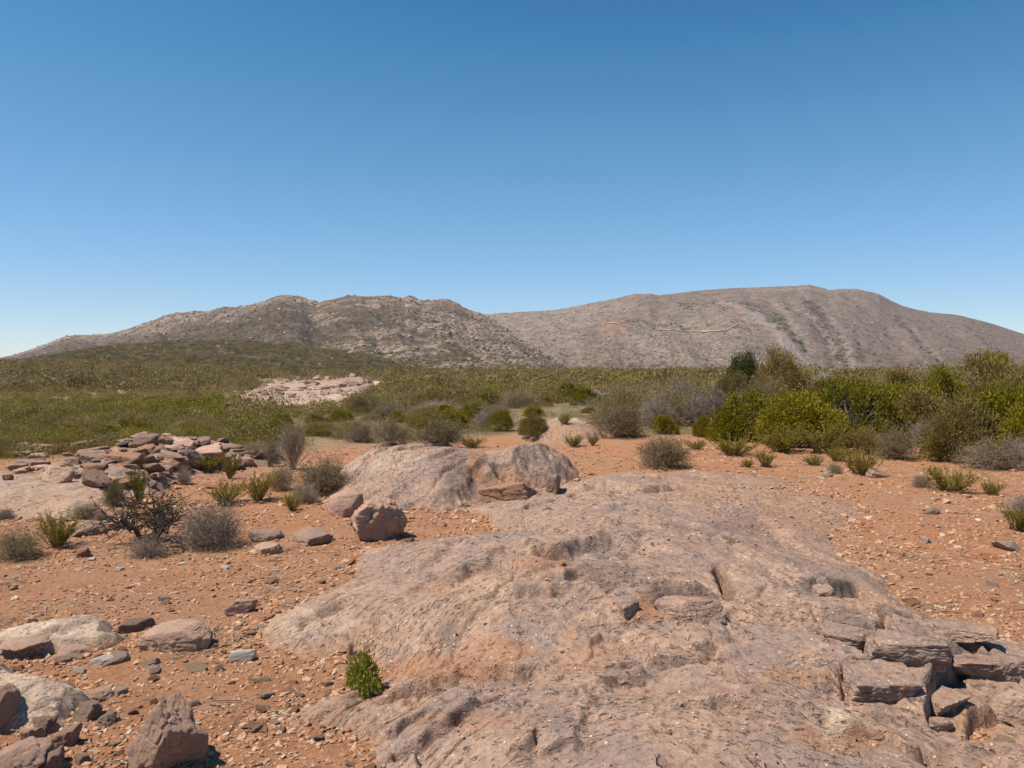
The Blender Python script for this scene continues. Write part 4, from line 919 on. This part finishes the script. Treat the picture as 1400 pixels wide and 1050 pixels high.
PROTO = {}
def proto(kind, gens, twig, leafm, stem_part='stems', leaf_part='foliage'):
    PROTO[kind] = []
    for parts in gens:
        ms = [(stem_part, mk_mesh(stem_part, parts[0][0], parts[0][1], M[twig], False))]
        if len(parts) > 1: ms.append((leaf_part, mk_mesh(leaf_part, parts[1][0], parts[1][1], M[leafm], False)))
        PROTO[kind].append(ms)
proto('green', [shrub_bushy(1 + k, 150, 150, (.060, .036), cl=.10, hollow=.7) for k in range(4)], 'twig_brown', 'leaf_green')
proto('olive', [shrub_bushy(11 + k, 140, 140, (.058, .030), cl=.115, hollow=.65) for k in range(3)], 'twig_grey', 'leaf_olive')
proto('greygreen', [shrub_bushy(21 + k, 130, 130, (.054, .024), cl=.12) for k in range(3)], 'twig_grey', 'leaf_greygreen')
proto('darktree', [shrub_bushy(33, 130, 120, (.06, .034), lump=.15, cl=.14)], 'twig_brown', 'leaf_dark')
proto('spiky', [shrub_spiky(41 + k) for k in range(4)], 'twig_brown', 'leaf_yellow')
proto('lowgreen', [shrub_spiky(51 + k, 60, 60, 1.2) for k in range(3)], 'twig_brown', 'leaf_yellow')
proto('twiggy', [shrub_twiggy(61 + k, 120, thin=.011) for k in range(3)], 'twig_grey', None, 'twigs')
proto('mixed', [shrub_twiggy(71 + k, 90, 1.1, 5200, (.055, .022), .010) for k in range(4)], 'twig_brown', 'leaf_brown', 'twigs')
proto('greymix', [shrub_twiggy(81 + k, 85, 1.1, 5600, (.05, .020), .009) for k in range(3)], 'twig_grey', 'leaf_greygreen', 'twigs')
proto('talltwig', [shrub_twiggy(91 + k, 60, .6, 1600, (.03, .014), .010, 2, 2, .2, .12) for k in range(2)], 'twig_grey', 'leaf_greygreen', 'twigs')
proto('gnarled', [shrub_gnarled(101)], 'twig_dark', 'leaf_dark', 'branches')
proto('fresh', [shrub_bushy(111, 52, 26, (.17, .13), cl=.14)], 'twig_brown', 'leaf_fresh')
proto('dead', [shrub_twiggy(121 + k, 9, 1.0, 0, (0, 0), .022, 2, 2, .38, .02) for k in range(2)], 'twig_pale', None, 'branches')

cnt = {}
def shrub(kind, p, w, h, label, group=None, name=None, cat='shrub'):
    """w: half width, h: height in metres"""
    i = cnt.get(kind, 0); cnt[kind] = i + 1; v = PROTO[kind][i % len(PROTO[kind])]
    o = link(name or {'spiky': 'spiky_shrub', 'lowgreen': 'low_shrub', 'twiggy': 'twiggy_shrub', 'talltwig': 'twiggy_shrub', 'green': 'green_bush', 'gnarled': 'gnarled_shrub', 'dead': 'dead_shrub', 'darktree': 'small_tree'}.get(kind, 'shrub'), None, (p[0], p[1], p[2]), (0, 0, 0 if kind == 'gnarled' else random.uniform(0, 6.28)), (w, w * random.uniform(.85, 1.1), h))
    o.empty_display_size = .2
    for nm, me in v: link(nm, me, parent=o)
    return tag(o, label, cat, group)
def spx(kind, x0, x1, yb, yt, label, **kw):
    """shrub spanning photo columns x0..x1 from base row yb to top row yt"""
    p = put((x0 + x1) / 2, yb); m = p[1] / F; w = (x1 - x0) * .5 * m; p = p + np.array([p[0] / p[1], 1, 0]) * w * .45; m = p[1] / F; p[2] = surf(np.array([p[0]]), np.array([p[1]]))[0]
    h = CAMZ - (yt - HZ) * m - p[2]
    return shrub(kind, p, (x1 - x0) * .5 * m, max(h, .03), label, **kw)

NEAR = [
 ('gnarled', 150, 272, 752, 668, 'black gnarled shrub with crooked bare trunk standing on dirt'), ('twiggy', 172, 232, 764, 735, 'litter of dry grey twigs under the black gnarled shrub'),
 ('twiggy', 240, 336, 752, 684, 'dense grey leafless twig bush beside the black gnarled shrub'), ('spiky', 48, 108, 752, 702, 'yellow green spiky bush on dirt with a grey bush at its left'),
 ('greymix', -20, 56, 768, 722, 'low grey green bush at the left frame edge'), ('mixed', 142, 172, 693, 655, 'sparse olive shrub at the edge of the pink bedrock sheet'), ('spiky', 178, 204, 690, 638, 'tall thin yellow green shrub behind the black gnarled shrub'),
 ('spiky', 264, 298, 648, 622, 'yellow green clump first in front of the rock pile'), ('spiky', 298, 330, 656, 620, 'upright yellow green clump right of the pile front'), ('spiky', 280, 336, 692, 658, 'broad yellow green shrub behind the grey twig bush'),
 ('spiky', 326, 378, 688, 648, 'leaning green shrub left of the dark mixed shrub'), ('lowgreen', 384, 416, 699, 674, 'small green tuft in dirt below the dark mixed shrub'), ('twiggy', 240, 268, 664, 638, 'small round grey twig bush in front of the rock pile'),
 ('twiggy', 94, 136, 711, 688, 'small dark twig bush on the edge of the pink sheet'), ('twiggy', -6, 24, 712, 694, 'tiny grey twig tuft on the pink sheet at left'), ('twiggy', 130, 152, 712, 700, 'flat dry twig patch right of the small dark twig bush'),
 ('mixed', 404, 490, 678, 622, 'dark leafy and twiggy shrub left of the outcrop hump'), ('talltwig', 376, 424, 645, 572, 'tall pale grey twig shrub behind the dark leafy shrub'), ('greymix', 366, 412, 672, 636, 'grey shrub between the leaning green shrub and tall twigs'), ('twiggy', 396, 440, 690, 660, 'grey twig bush at the front foot of the dark leafy shrub'),
 ('talltwig', 350, 385, 640, 600, 'thin grey twig shrub right of the rock pile'), ('greymix', 320, 380, 628, 604, 'brown low bush on the right end of the rock pile'),
 ('fresh', 466, 524, 944, 896, 'small bright green leafy bush growing from the slab edge'), ('talltwig', 474, 486, 905, 878, 'wispy yellowish sprig behind the bright green bush'), ('dead', 868, 904, 938, 914, 'tiny dry twig tuft in a crack of the slab'),
 ('mixed', 552, 640, 608, 566, 'broad brown grey shrub behind the outcrop hump'), ('greymix', 500, 565, 606, 570, 'pale grey shrub left behind the outcrop hump'), ('greymix', 455, 520, 606, 574, 'pale olive shrub above the left end of the outcrop'), ('lowgreen', 582, 612, 606, 590, 'bright lime tuft behind the outcrop hump'), ('lowgreen', 626, 664, 613, 596, 'low green tuft on the crest of the outcrop hump'),
 ('green', 668, 702, 590, 562, 'round green bush left of the rocky knoll'), ('twiggy', 640, 700, 588, 556, 'grey twig shrub behind the round green bush'), ('olive', 704, 752, 600, 566, 'olive bush in front of the rocky knoll'), ('lowgreen', 761, 782, 581, 565, 'small round bush on top of the rocky knoll'),
 ('spiky', 768, 800, 612, 594, 'low yellow green clump below the rocky knoll'), ('spiky', 802, 818, 610, 597, 'tiny yellow green clump beside a dark stone'), ('mixed', 806, 886, 600, 550, 'large brown shrub with dark base right of the rocky knoll'), ('twiggy', 862, 925, 588, 538, 'grey twig shrub behind the large brown shrub'),
 ('green', 892, 934, 594, 568, 'bright green bush right of the large brown shrub'), ('mixed', 868, 946, 642, 594, 'twiggy shrub with pale tips at the back edge of the slab'), ('twiggy', 925, 985, 584, 535, 'pale grey twig shrub left of the tall green bank'), ('greymix', 880, 960, 575, 528, 'pale olive twig shrub further behind the brown shrub'),
 ('green', 946, 980, 598, 570, 'dark green round bush at the left of the green bank'), ('lowgreen', 938, 966, 615, 602, 'low tuft in front of the dark green round bush'), ('lowgreen', 974, 1034, 624, 596, 'yellow olive low bush at the foot of the green bank'), ('spiky', 1032, 1062, 640, 615, 'small upright yellow green bush on dirt'), ('lowgreen', 1010, 1032, 640, 628, 'pale flat tuft left of the small upright bush'),
 ('lowgreen', 1098, 1128, 637, 622, 'small olive tuft in front of the green bank'), ('lowgreen', 1150, 1204, 651, 612, 'round yellow green bush standing alone on dirt'), ('lowgreen', 1128, 1162, 632, 612, 'low olive bush behind the lone round bush'), ('greymix', 1128, 1152, 648, 632, 'dry tan tuft at the left of the lone round bush'),
 ('mixed', 1194, 1258, 630, 580, 'brown twiggy shrub with green top right of the lone round bush'), ('olive', 1150, 1210, 622, 586, 'olive shrub between the green bank and brown twiggy shrub'),
 ('lowgreen', 1262, 1334, 674, 640, 'spreading yellow green spiky clump on the right dirt'), ('lowgreen', 1342, 1372, 678, 656, 'small grey green tuft right of the spreading clump'), ('twiggy', 1246, 1278, 668, 650, 'dry twig tuft left of the spreading clump'), ('spiky', 1366, 1420, 728, 690, 'green bush cut by the right frame edge'), ('twiggy', 1375, 1430, 712, 672, 'grey twigs behind the bush at the right frame edge'),
 # the green bank
 ('green', 952, 1066, 604, 540, 'broad green bush at the left end of the green bank'), ('green', 1036, 1160, 610, 540, 'bright green bush second from the left in the bank'), ('green', 1100, 1232, 610, 522, 'tallest dark green bush in the middle of the bank'), ('lowgreen', 1030, 1106, 620, 582, 'yellow green bush low at the front of the bank'), ('lowgreen', 1092, 1166, 622, 578, 'yellowish bush in front of the tallest bank bush'),
 ('green', 1170, 1276, 598, 530, 'green bush right of the tallest bank bush'), ('olive', 1210, 1312, 606, 534, 'olive bush behind the brown twiggy shrub'), ('twiggy', 1240, 1296, 612, 572, 'pale dead twigs between the two right hand bushes'), ('green', 1250, 1360, 584, 508, 'yellow green tall bush upper right of the bank'),
 ('olive', 1266, 1382, 634, 552, 'wide olive shrub in front at the right'), ('greymix', 1312, 1388, 644, 600, 'grey brown shrub lowest at the right'), ('twiggy', 1362, 1416, 644, 596, 'dense grey twig shrub by the right frame edge'), ('olive', 1330, 1450, 608, 516, 'dark olive bush at the right frame edge'),
 ('green', 1366, 1490, 640, 552, 'tall dark bush cut by the right frame edge'), ('olive', 1306, 1416, 566, 488, 'olive tall bush highest at right'), ('green', 1300, 1376, 552, 484, 'rounded green bush on the right skyline'), ('olive', 1376, 1480, 576, 484, 'pale olive bush on the skyline at the right edge'), ('greygreen', 1230, 1336, 566, 500, 'grey olive bush behind the yellow green tall bush'),
 ('green', 1000, 1100, 596, 548, 'dense green bush behind the left end of the bank'), ('green', 1075, 1175, 590, 536, 'dense green bush behind the bright green one'), ('olive', 1150, 1250, 600, 552, 'dark olive bush filling the middle of the bank'), ('green', 1190, 1290, 586, 526, 'mid green bush beside the tallest bank bush'),
 ('olive', 1280, 1390, 606, 528, 'dark olive bush between the two tallest right hand bushes'), ('green', 1360, 1450, 610, 530, 'green bush against the right frame edge behind grey twigs'), ('olive', 1300, 1370, 622, 566, 'olive bush behind the lowest grey brown shrub'),
 ('darktree', 994, 1052, 556, 484, 'dark green small tree rising above the bank'), ('olive', 1030, 1108, 560, 481, 'grey green small tree right beside the dark one'), ('greygreen', 1004, 1076, 572, 518, 'grey green shrub below the two small trees'), ('dead', 1084, 1158, 556, 502, 'bleached dead branches right of the small trees'), ('greygreen', 1080, 1140, 560, 522, 'grey shrub around the bleached branches'),
 ('dead', 1250, 1306, 560, 496, 'bleached dead twigs near the right skyline'), ('olive', 1140, 1230, 574, 518, 'olive shrub behind the tallest bank bush'), ('greymix', 1172, 1230, 566, 516, 'grey bare bush behind the bank'), ('olive', 1080, 1166, 576, 522, 'straw olive shrub behind the bright green bush'), ('twiggy', 950, 1006, 576, 526, 'grey bare shrub left of the small trees'), ('olive', 975, 1034, 566, 512, 'dull green bush left of the dark small tree'), ('talltwig', 905, 965, 572, 515, 'tall pale twig shrub in the middle distance'),
 ('olive', 1200, 1282, 570, 508, 'straw coloured bush behind the right hand bushes'),
]
for kind, x0, x1, yb, yt, lb in NEAR:
    spx(kind, x0, x1, yb, yt, lb, name='small_tree' if 'small tree ' in lb else None, cat='tree' if 'small tree ' in lb else 'shrub')

# dry twig litter
n = 2600; x, y = scatter(n * 3, 3.0, 15); z = base_h(x, y); cl = fbm(x * .9, y * .9, 3, 210) > .05 + .3 * rg.random(len(x)); k = cl & (slab_h(x, y) < .01) & (veg_mask(x, y, z) < .5)
x, y, z = x[k], y[k], z[k]; a = rg.uniform(0, 6.28, len(x)); L = rg.uniform(.03, .13, len(x)); q = .4 * rg.normal(size=len(x)); segs = []
for X0, Y0, Z0, A0, L0, Q0 in zip(x, y, z, a, L, q):
    m = (X0 + L0 * math.cos(A0), Y0 + L0 * math.sin(A0), Z0 + .012); e = (m[0] + L0 * math.cos(A0 + Q0), m[1] + L0 * math.sin(A0 + Q0), Z0 + .006)
    segs += [(X0, Y0, Z0 + .006, *m, .0035, .003), (*m, *e, .003, .0015)]
V, T = tubes(segs); tag(link('twig_litter', mk_mesh('twig_litter', V, T, M['twig_grey'], False)), 'dry broken twigs littering the bare dirt', 'litter', kind='stuff')

# plain shrubs as individuals, nearest first
TAKEN = [(o.location.x, o.location.y, o.scale.x) for o in COL.objects if o.type == 'EMPTY']
KN = {'green': ('green leafy bush', .26), 'olive': ('olive bush', .24), 'greygreen': ('grey green bush', .20), 'greymix': ('pale grey twiggy bush', .14), 'mixed': ('brown twiggy bush', .10), 'twiggy': ('bare grey bush', .06), 'talltwig': ('tall wispy pale bush', .05), 'dead': ('bleached dead bush', .04)}
kn, kp = list(KN), np.array([v[1] for v in KN.values()]); kp /= kp.sum()
n_ind = 0; tries = 0
bar = [(s.bb, s) for s in SLABS]
placed = []
while n_ind < 225 and tries < 9000:
    tries += 1
    r = math.exp(rg.uniform(math.log(13.5), math.log(48))); a = rg.uniform(-.72, .72); x0, y0 = r * a, r
    xa, ya = np.array([x0]), np.array([y0]); z0 = base_h(xa, ya)
    if veg_mask(xa, ya, z0)[0] < .7 or slab_h(xa, ya)[0] > -.1: continue
    w = rg.uniform(.35, 1.05)
    if any((x0 - q[0]) ** 2 + (y0 - q[1]) ** 2 < (.62 * (w + q[2])) ** 2 for q in TAKEN): continue
    left = a < -.12
    if a < -.2: w *= .5
    k = rg.choice(kn, p=kp)
    if left and rg.random() < .5: k = 'green' if rg.random() < .6 else 'olive'
    h = w * rg.uniform(.75, 1.15) * (1.15 if a > .2 else .85)
    zone = 'on the slope behind the rock pile' if a < -.28 else 'on the plain behind the outcrop hump' if a < .1 else 'in the scrub beyond the knoll' if a < .25 else 'behind the tall green bank'
    shrub(k, (x0, y0, z0[0] - .02), w, h, '%s %s' % (KN[k][0], zone), '%s %s' % (KN[k][0] + 'es', zone)); TAKEN.append((x0, y0, w)); n_ind += 1

# far scrub: uncountable, one object per colour family
def clump_template(seed, n, s):
    g_ = np.random.default_rng(seed); d = g_.normal(size=(n, 3)); d[:, 2] = np.abs(d[:, 2]); d = nrm(d); P = d * g_.uniform(.55, 1.0, (n, 1)) * (1 + .3 * np.sin(d[:, :1] * 4 + seed))
    return leaf_quads(P - d * s * .3, d * .4 + g_.normal(size=(n, 3)) * .6 + [0, 0, .3], g_.uniform(.6, 1.3, n) * s, g_.uniform(.5, 1.1, n) * s * .8, g_)
TPL_N = [clump_template(880 + k, 650, .062) for k in range(6)]; TPL_A = [clump_template(900 + k, 400, .085) for k in range(6)]; TPL_B = [clump_template(920 + k, 150, .17) for k in range(6)]; TPL_C = [clump_template(940 + k, 105, .20) for k in range(6)]
def scrub_obj(name, tpl, pos, w, h, mat, label):
    n = len(pos); V, T = replicate(tpl, pos, np.stack([w, w, h], -1), euler_mats(np.zeros(n), np.zeros(n), rg.uniform(0, 6.28, n)), rg.integers(0, len(tpl), n))
    tone = (rg.normal(-.05, .18, n) + .13 * rg.choice([-1, 1], n))[LASTPICK[0]]
    tag(link(name, mk_mesh(name, V, T, M[mat], False, {'tone': tone})), label, 'scrub', kind='stuff')

def plain(n, r0, r1, tpl, wr, names, left=False):
    x, y = scatter(n, r0, r1, .74); r1_ = rg.random(n) * 0
    z = base_h(x, y); nn = fbm(x / 22, y / 22, 4, 150); nf = fbm(x / 6, y / 6, 3, 151)
    qx, _ = to_px(x, y, z)
    hf = farpatch.h(x, y); z = z + np.maximum(hf, 0)
    k = (veg_mask(x, y, base_h(x, y)) > .6) & ((slab_h(x, y) < -.1) | ((hf > -.1) & (nf > .40))) & (nf + .25 * nn > rg.uniform(-.55, .2, n))
    T_ = np.array(TAKEN); 
    if r0 < 50:
        for i in np.where(k)[0]:
            if (((T_[:, 0] - x[i]) ** 2 + (T_[:, 1] - y[i]) ** 2) < (T_[:, 2] * .8) ** 2).any(): k[i] = False
    if left: k &= (qx < 350)
    w = rg.uniform(*wr, n) * (1 + .25 * rg.random(n)) * np.where((np.abs(qx - 415) < 115) & (y > 44) & (y < 230), np.where(y < 80, .38, .6), 1) * np.where((qx < 330) & (y < 150), .55, 1); h = w * rg.uniform(.7, 1.2, n)
    green = (nn + .5 * sstep(600, 300, qx) * sstep(190, 90, y + 70 * nn) * sstep(25, 45, y) - .5 * sstep(90, 210, y + 70 * nn) + .12 * rg.normal(size=n)); u = rg.random(n)
    fam = np.where(green > .34 + .22 * rg.normal(size=n), 0, np.where(u < .42, 1, np.where(u < .70, 2, 3)))
    for f, (mt, lb) in enumerate((('leaf_green', 'green'), ('leaf_olive', 'olive'), ('leaf_greygreen', 'pale grey green'), ('leaf_brown', 'dry brown'))):
        s_ = k & (fam == f)
        if s_.any(): scrub_obj('scrub', tpl, np.stack([x, y, z], -1)[s_], w[s_], h[s_], mt, '%s scrub %s' % (lb, names))
plain(1700, 13, 36, TPL_N, (.12, .36), 'low between the separate bushes of the nearest plain')
plain(2600, 36, 75, TPL_A, (.45, 1.1), 'covering the nearer plain past the separate bushes')
plain(6500, 75, 200, TPL_B, (.7, 1.5), 'covering the middle of the plain')
plain(7000, 14, 36, TPL_N, (.28, .7), 'on the near part of the left slope', True)
plain(5500, 36, 72, TPL_A, (.8, 1.5), 'thick on the left slope behind the rock pile', True)
plain(9000, 72, 150, TPL_B, (.8, 1.5), 'thick on the middle of the left slope', True)
plain(6500, 200, 620, TPL_C, (1.0, 2.4), 'thickly covering the far end of the plain')
plain(7000, 140, 400, TPL_C, (1.1, 2.4), 'on the far rise of the left slope', True)
def hillscrub(Hd, n, wr, dens, mats, names, tr=(0.0, 1.0), pxr=(-150, 1550)):
    px = rg.uniform(*pxr, n); t = rg.uniform(*tr, n); P, f = hill_at(Hd, px, t)
    k = rg.random(n) < dens(px, t, f(Hd['A']['scrub']), f(Hd['A']['rocky']), f(Hd['A']['scree']), fbm(P[:, 0] / 25, P[:, 1] / 25, 3, 160))
    w = rg.uniform(*wr, n); u = rg.integers(0, len(mats), n)
    for j, (mt, lb) in enumerate(mats):
        s_ = k & (u == j)
        scrub_obj('scrub', TPL_C, P[s_], w[s_], w[s_] * .8, mt, '%s scrub %s' % (lb, names))
hillscrub(H0, 24000, (.9, 2.3), lambda p, t, s, r, c, n: .30 + .5 * s + .6 * n, [('leaf_dark', 'dark'), ('leaf_olive', 'olive'), ('leaf_brown', 'brown'), ('leaf_olive', 'dull olive')], 'dotting the low hill at left', pxr=(-300, 740))
hillscrub(H1, 15000, (.9, 2.2), lambda p, t, s, r, c, n: .15 + .55 * s * (1 - .7 * r) + .5 * n, [('leaf_dark', 'dark'), ('leaf_brown', 'brown'), ('leaf_brown', 'dull brown')], 'dotting the craggy left mountain', pxr=(-100, 820))
hillscrub(H2, 20000, (1.2, 3.4), lambda p, t, s, r, c, n: (1 - c) * (.07 + 1.1 * np.maximum(s - .25, 0) + .34 * n), [('leaf_dark', 'dark'), ('leaf_dark', 'blackish')], 'dotting the right mountain', pxr=(600, 1560))

# outcropping rocks on the hills, uncountable
HR = [rock_verts(800 + k, 2, 8, .05, 80) for k in range(8)]
hillscrub(H1, 5000, (1.2, 2.8), lambda p, t, s, r, c, n: .75 * sstep(.45, .05, t) + .2 * n, [('leaf_olive', 'olive'), ('leaf_greygreen', 'grey green')], 'gathered round the foot of the left mountain', (0.0, .45), (250, 830))
hillscrub(H2, 5000, (1.2, 3.0), lambda p, t, s, r, c, n: .55 * sstep(.22, .02, t) + .15 * n, [('leaf_olive', 'olive'), ('leaf_brown', 'brown')], 'gathered round the foot of the right mountain', (0.0, .25), (640, 1560))
def hillrocks(Hd, n, wr, dens, label, pxr, tr=(0.02, 1.0)):
    px = rg.uniform(*pxr, n); t = rg.uniform(*tr, n); P, f = hill_at(Hd, px, t)
    k = rg.random(n) < dens(px, t, f(Hd['A']['rocky']), fbm(P[:, 0] / 18, P[:, 1] / 18, 3, 170)); P = P[k]; n = len(P); w = np.exp(rg.uniform(math.log(wr[0]), math.log(wr[1]), n))
    V, T = replicate(HR, P, np.stack([w, w * .9, w * rg.uniform(.5, .9, n)], -1), euler_mats(rg.normal(0, .25, n), rg.normal(0, .25, n), rg.uniform(0, 6.28, n)), rg.integers(0, 8, n))
    tag(link('hillside_rocks', mk_mesh('hillside_rocks', V, T, M['hillrock'], False)), label, 'rocks', kind='stuff')
hillrocks(H1, 15000, (.5, 2.6), lambda p, t, r, n: .9 * r * sstep(-.3, .25, n), 'pale crags and boulders all over the left mountain', (-60, 800))
hillrocks(H2, 11000, (.6, 2.4), lambda p, t, r, n: .8 * r * sstep(-.2, .3, n), 'grey boulders over the right mountain', (640, 1460))
hillrocks(H0, 2500, (.5, 1.6), lambda p, t, r, n: .4 * sstep(.05, .4, n), 'pale rocks on the low hill at left', (-60, 640))

x, y = scatter(9000, 60, 420, .72); z = base_h(x, y); hf = farpatch.h(x, y); k = ((hf > -.05) & (rg.random(len(x)) < .75) & (fbm(x / 7, y / 7, 3, 181) > -.12)) | (fbm(x / 15, y / 15, 3, 180) > .34 + .3 * rg.random(len(x)))
x, y, z = x[k], y[k], (z + np.maximum(hf, 0))[k]; n = len(x); w = np.exp(rg.uniform(math.log(.2), math.log(1.0), n)) * np.clip(y / 130, .7, 1.6)
V, T = replicate(HR, np.stack([x, y, z], -1), np.stack([w, w * .9, w * rg.uniform(.4, .8, n)], -1), euler_mats(rg.normal(0, .25, n), rg.normal(0, .25, n), rg.uniform(0, 6.28, n)), rg.integers(0, 8, n))
tag(link('strewn_rocks', mk_mesh('strewn_rocks', V, T, M['far_rock'], False)), 'pale pinkish rocks strewn over the far rock patch and the plain', 'rocks', kind='stuff')

# ------------------------------------------------------------------ air
def haze(dens):
    x0, x1, y0, y1, z0, z1 = -2600, 3600, -60, 3600, -60, 330
    V = np.array([(x, y, z) for x in (x0, x1) for y in (y0, y1) for z in (z0, z1)], float)
    Q = np.array([(0, 1, 3, 2), (4, 6, 7, 5), (0, 4, 5, 1), (2, 3, 7, 6), (0, 2, 6, 4), (1, 5, 7, 3)])
    m = bpy.data.materials.new('thin_haze'); m.use_nodes = True; t = m.node_tree
    t.nodes.remove(t.nodes['Principled BSDF']); v = t.nodes.new('ShaderNodeVolumePrincipled')
    v.inputs['Density'].default_value = dens; v.inputs['Color'].default_value = (.80, .88, 1, 1); v.inputs['Anisotropy'].default_value = 0.1
    t.links.new(v.outputs[0], t.nodes['Material Output'].inputs['Volume'])
    tag(link('haze', mk_mesh('haze', V, Q, m, False)), kind='stuff')
HAZE = 0.00006
if HAZE: haze(HAZE)

# ------------------------------------------------------------------ light, sky, camera
w = bpy.data.worlds.new('World'); SC.world = w; w.use_nodes = True; nt = w.node_tree
bg = nt.nodes['Background']; sky = nt.nodes.new('ShaderNodeTexSky'); sky.sky_type = 'NISHITA'; sky.sun_disc = False
sky.sun_elevation = SUN_EL; sky.sun_rotation = SUN_AZ; sky.altitude = 3000; sky.air_density = 1.2; sky.dust_density = 0.3; sky.ozone_density = 3.0
hs = nt.nodes.new('ShaderNodeHueSaturation'); hs.inputs['Saturation'].default_value = 1.2
nt.links.new(sky.outputs[0], hs.inputs['Color']); 
def vmul(sock, k):
    n = nt.nodes.new('ShaderNodeVectorMath'); n.operation = 'MULTIPLY'; nt.links.new(sock, n.inputs[0]); n.inputs[1].default_value = (k, k, k); return n.outputs[0]
KS = .0855 * 2 ** .5; cv = nt.nodes.new('ShaderNodeRGBCurve'); cv.mapping.use_clip = False
for c_, pts in enumerate(([(.061, .032), (.078, .062), (.125, .138), (.332, .362), (1, 1)], [(.166, .176), (.202, .248), (.292, .372), (.584, .645), (1, 1)], [(.38, .40), (.45, .50), (.58, .66), (.82, .92), (1, 1.05)])):
    for p_ in pts[:-1]: cv.mapping.curves[c_].points.new(*p_)
cv.mapping.update()
nt.links.new(vmul(hs.outputs[0], KS), cv.inputs['Color']); nt.links.new(vmul(cv.outputs[0], 1 / KS), bg.inputs[0]); bg.inputs[1].default_value = 0.082
sl = bpy.data.lights.new('sun', 'SUN'); sl.energy = 5.0; sl.angle = math.radians(.53); sl.color = (1, .91, .78)
so = link('sun', sl); 
from mathutils import Vector
sd = Vector((math.sin(SUN_AZ) * math.cos(SUN_EL), math.cos(SUN_AZ) * math.cos(SUN_EL), math.sin(SUN_EL)))
so.rotation_euler = sd.to_track_quat('Z', 'Y').to_euler()
cam = bpy.data.cameras.new('camera'); cam.sensor_width = 36; cam.lens = 36 * F / 1400; cam.clip_end = 60000; cam.clip_start = .05
co = link('camera', cam, (0, 0, CAMZ), (math.pi / 2 - TH, 0, 0)); SC.camera = co
SC.view_settings.view_transform = 'Standard'; SC.view_settings.look = 'None'; SC.view_settings.exposure = 0.5; SC.view_settings.gamma = 1
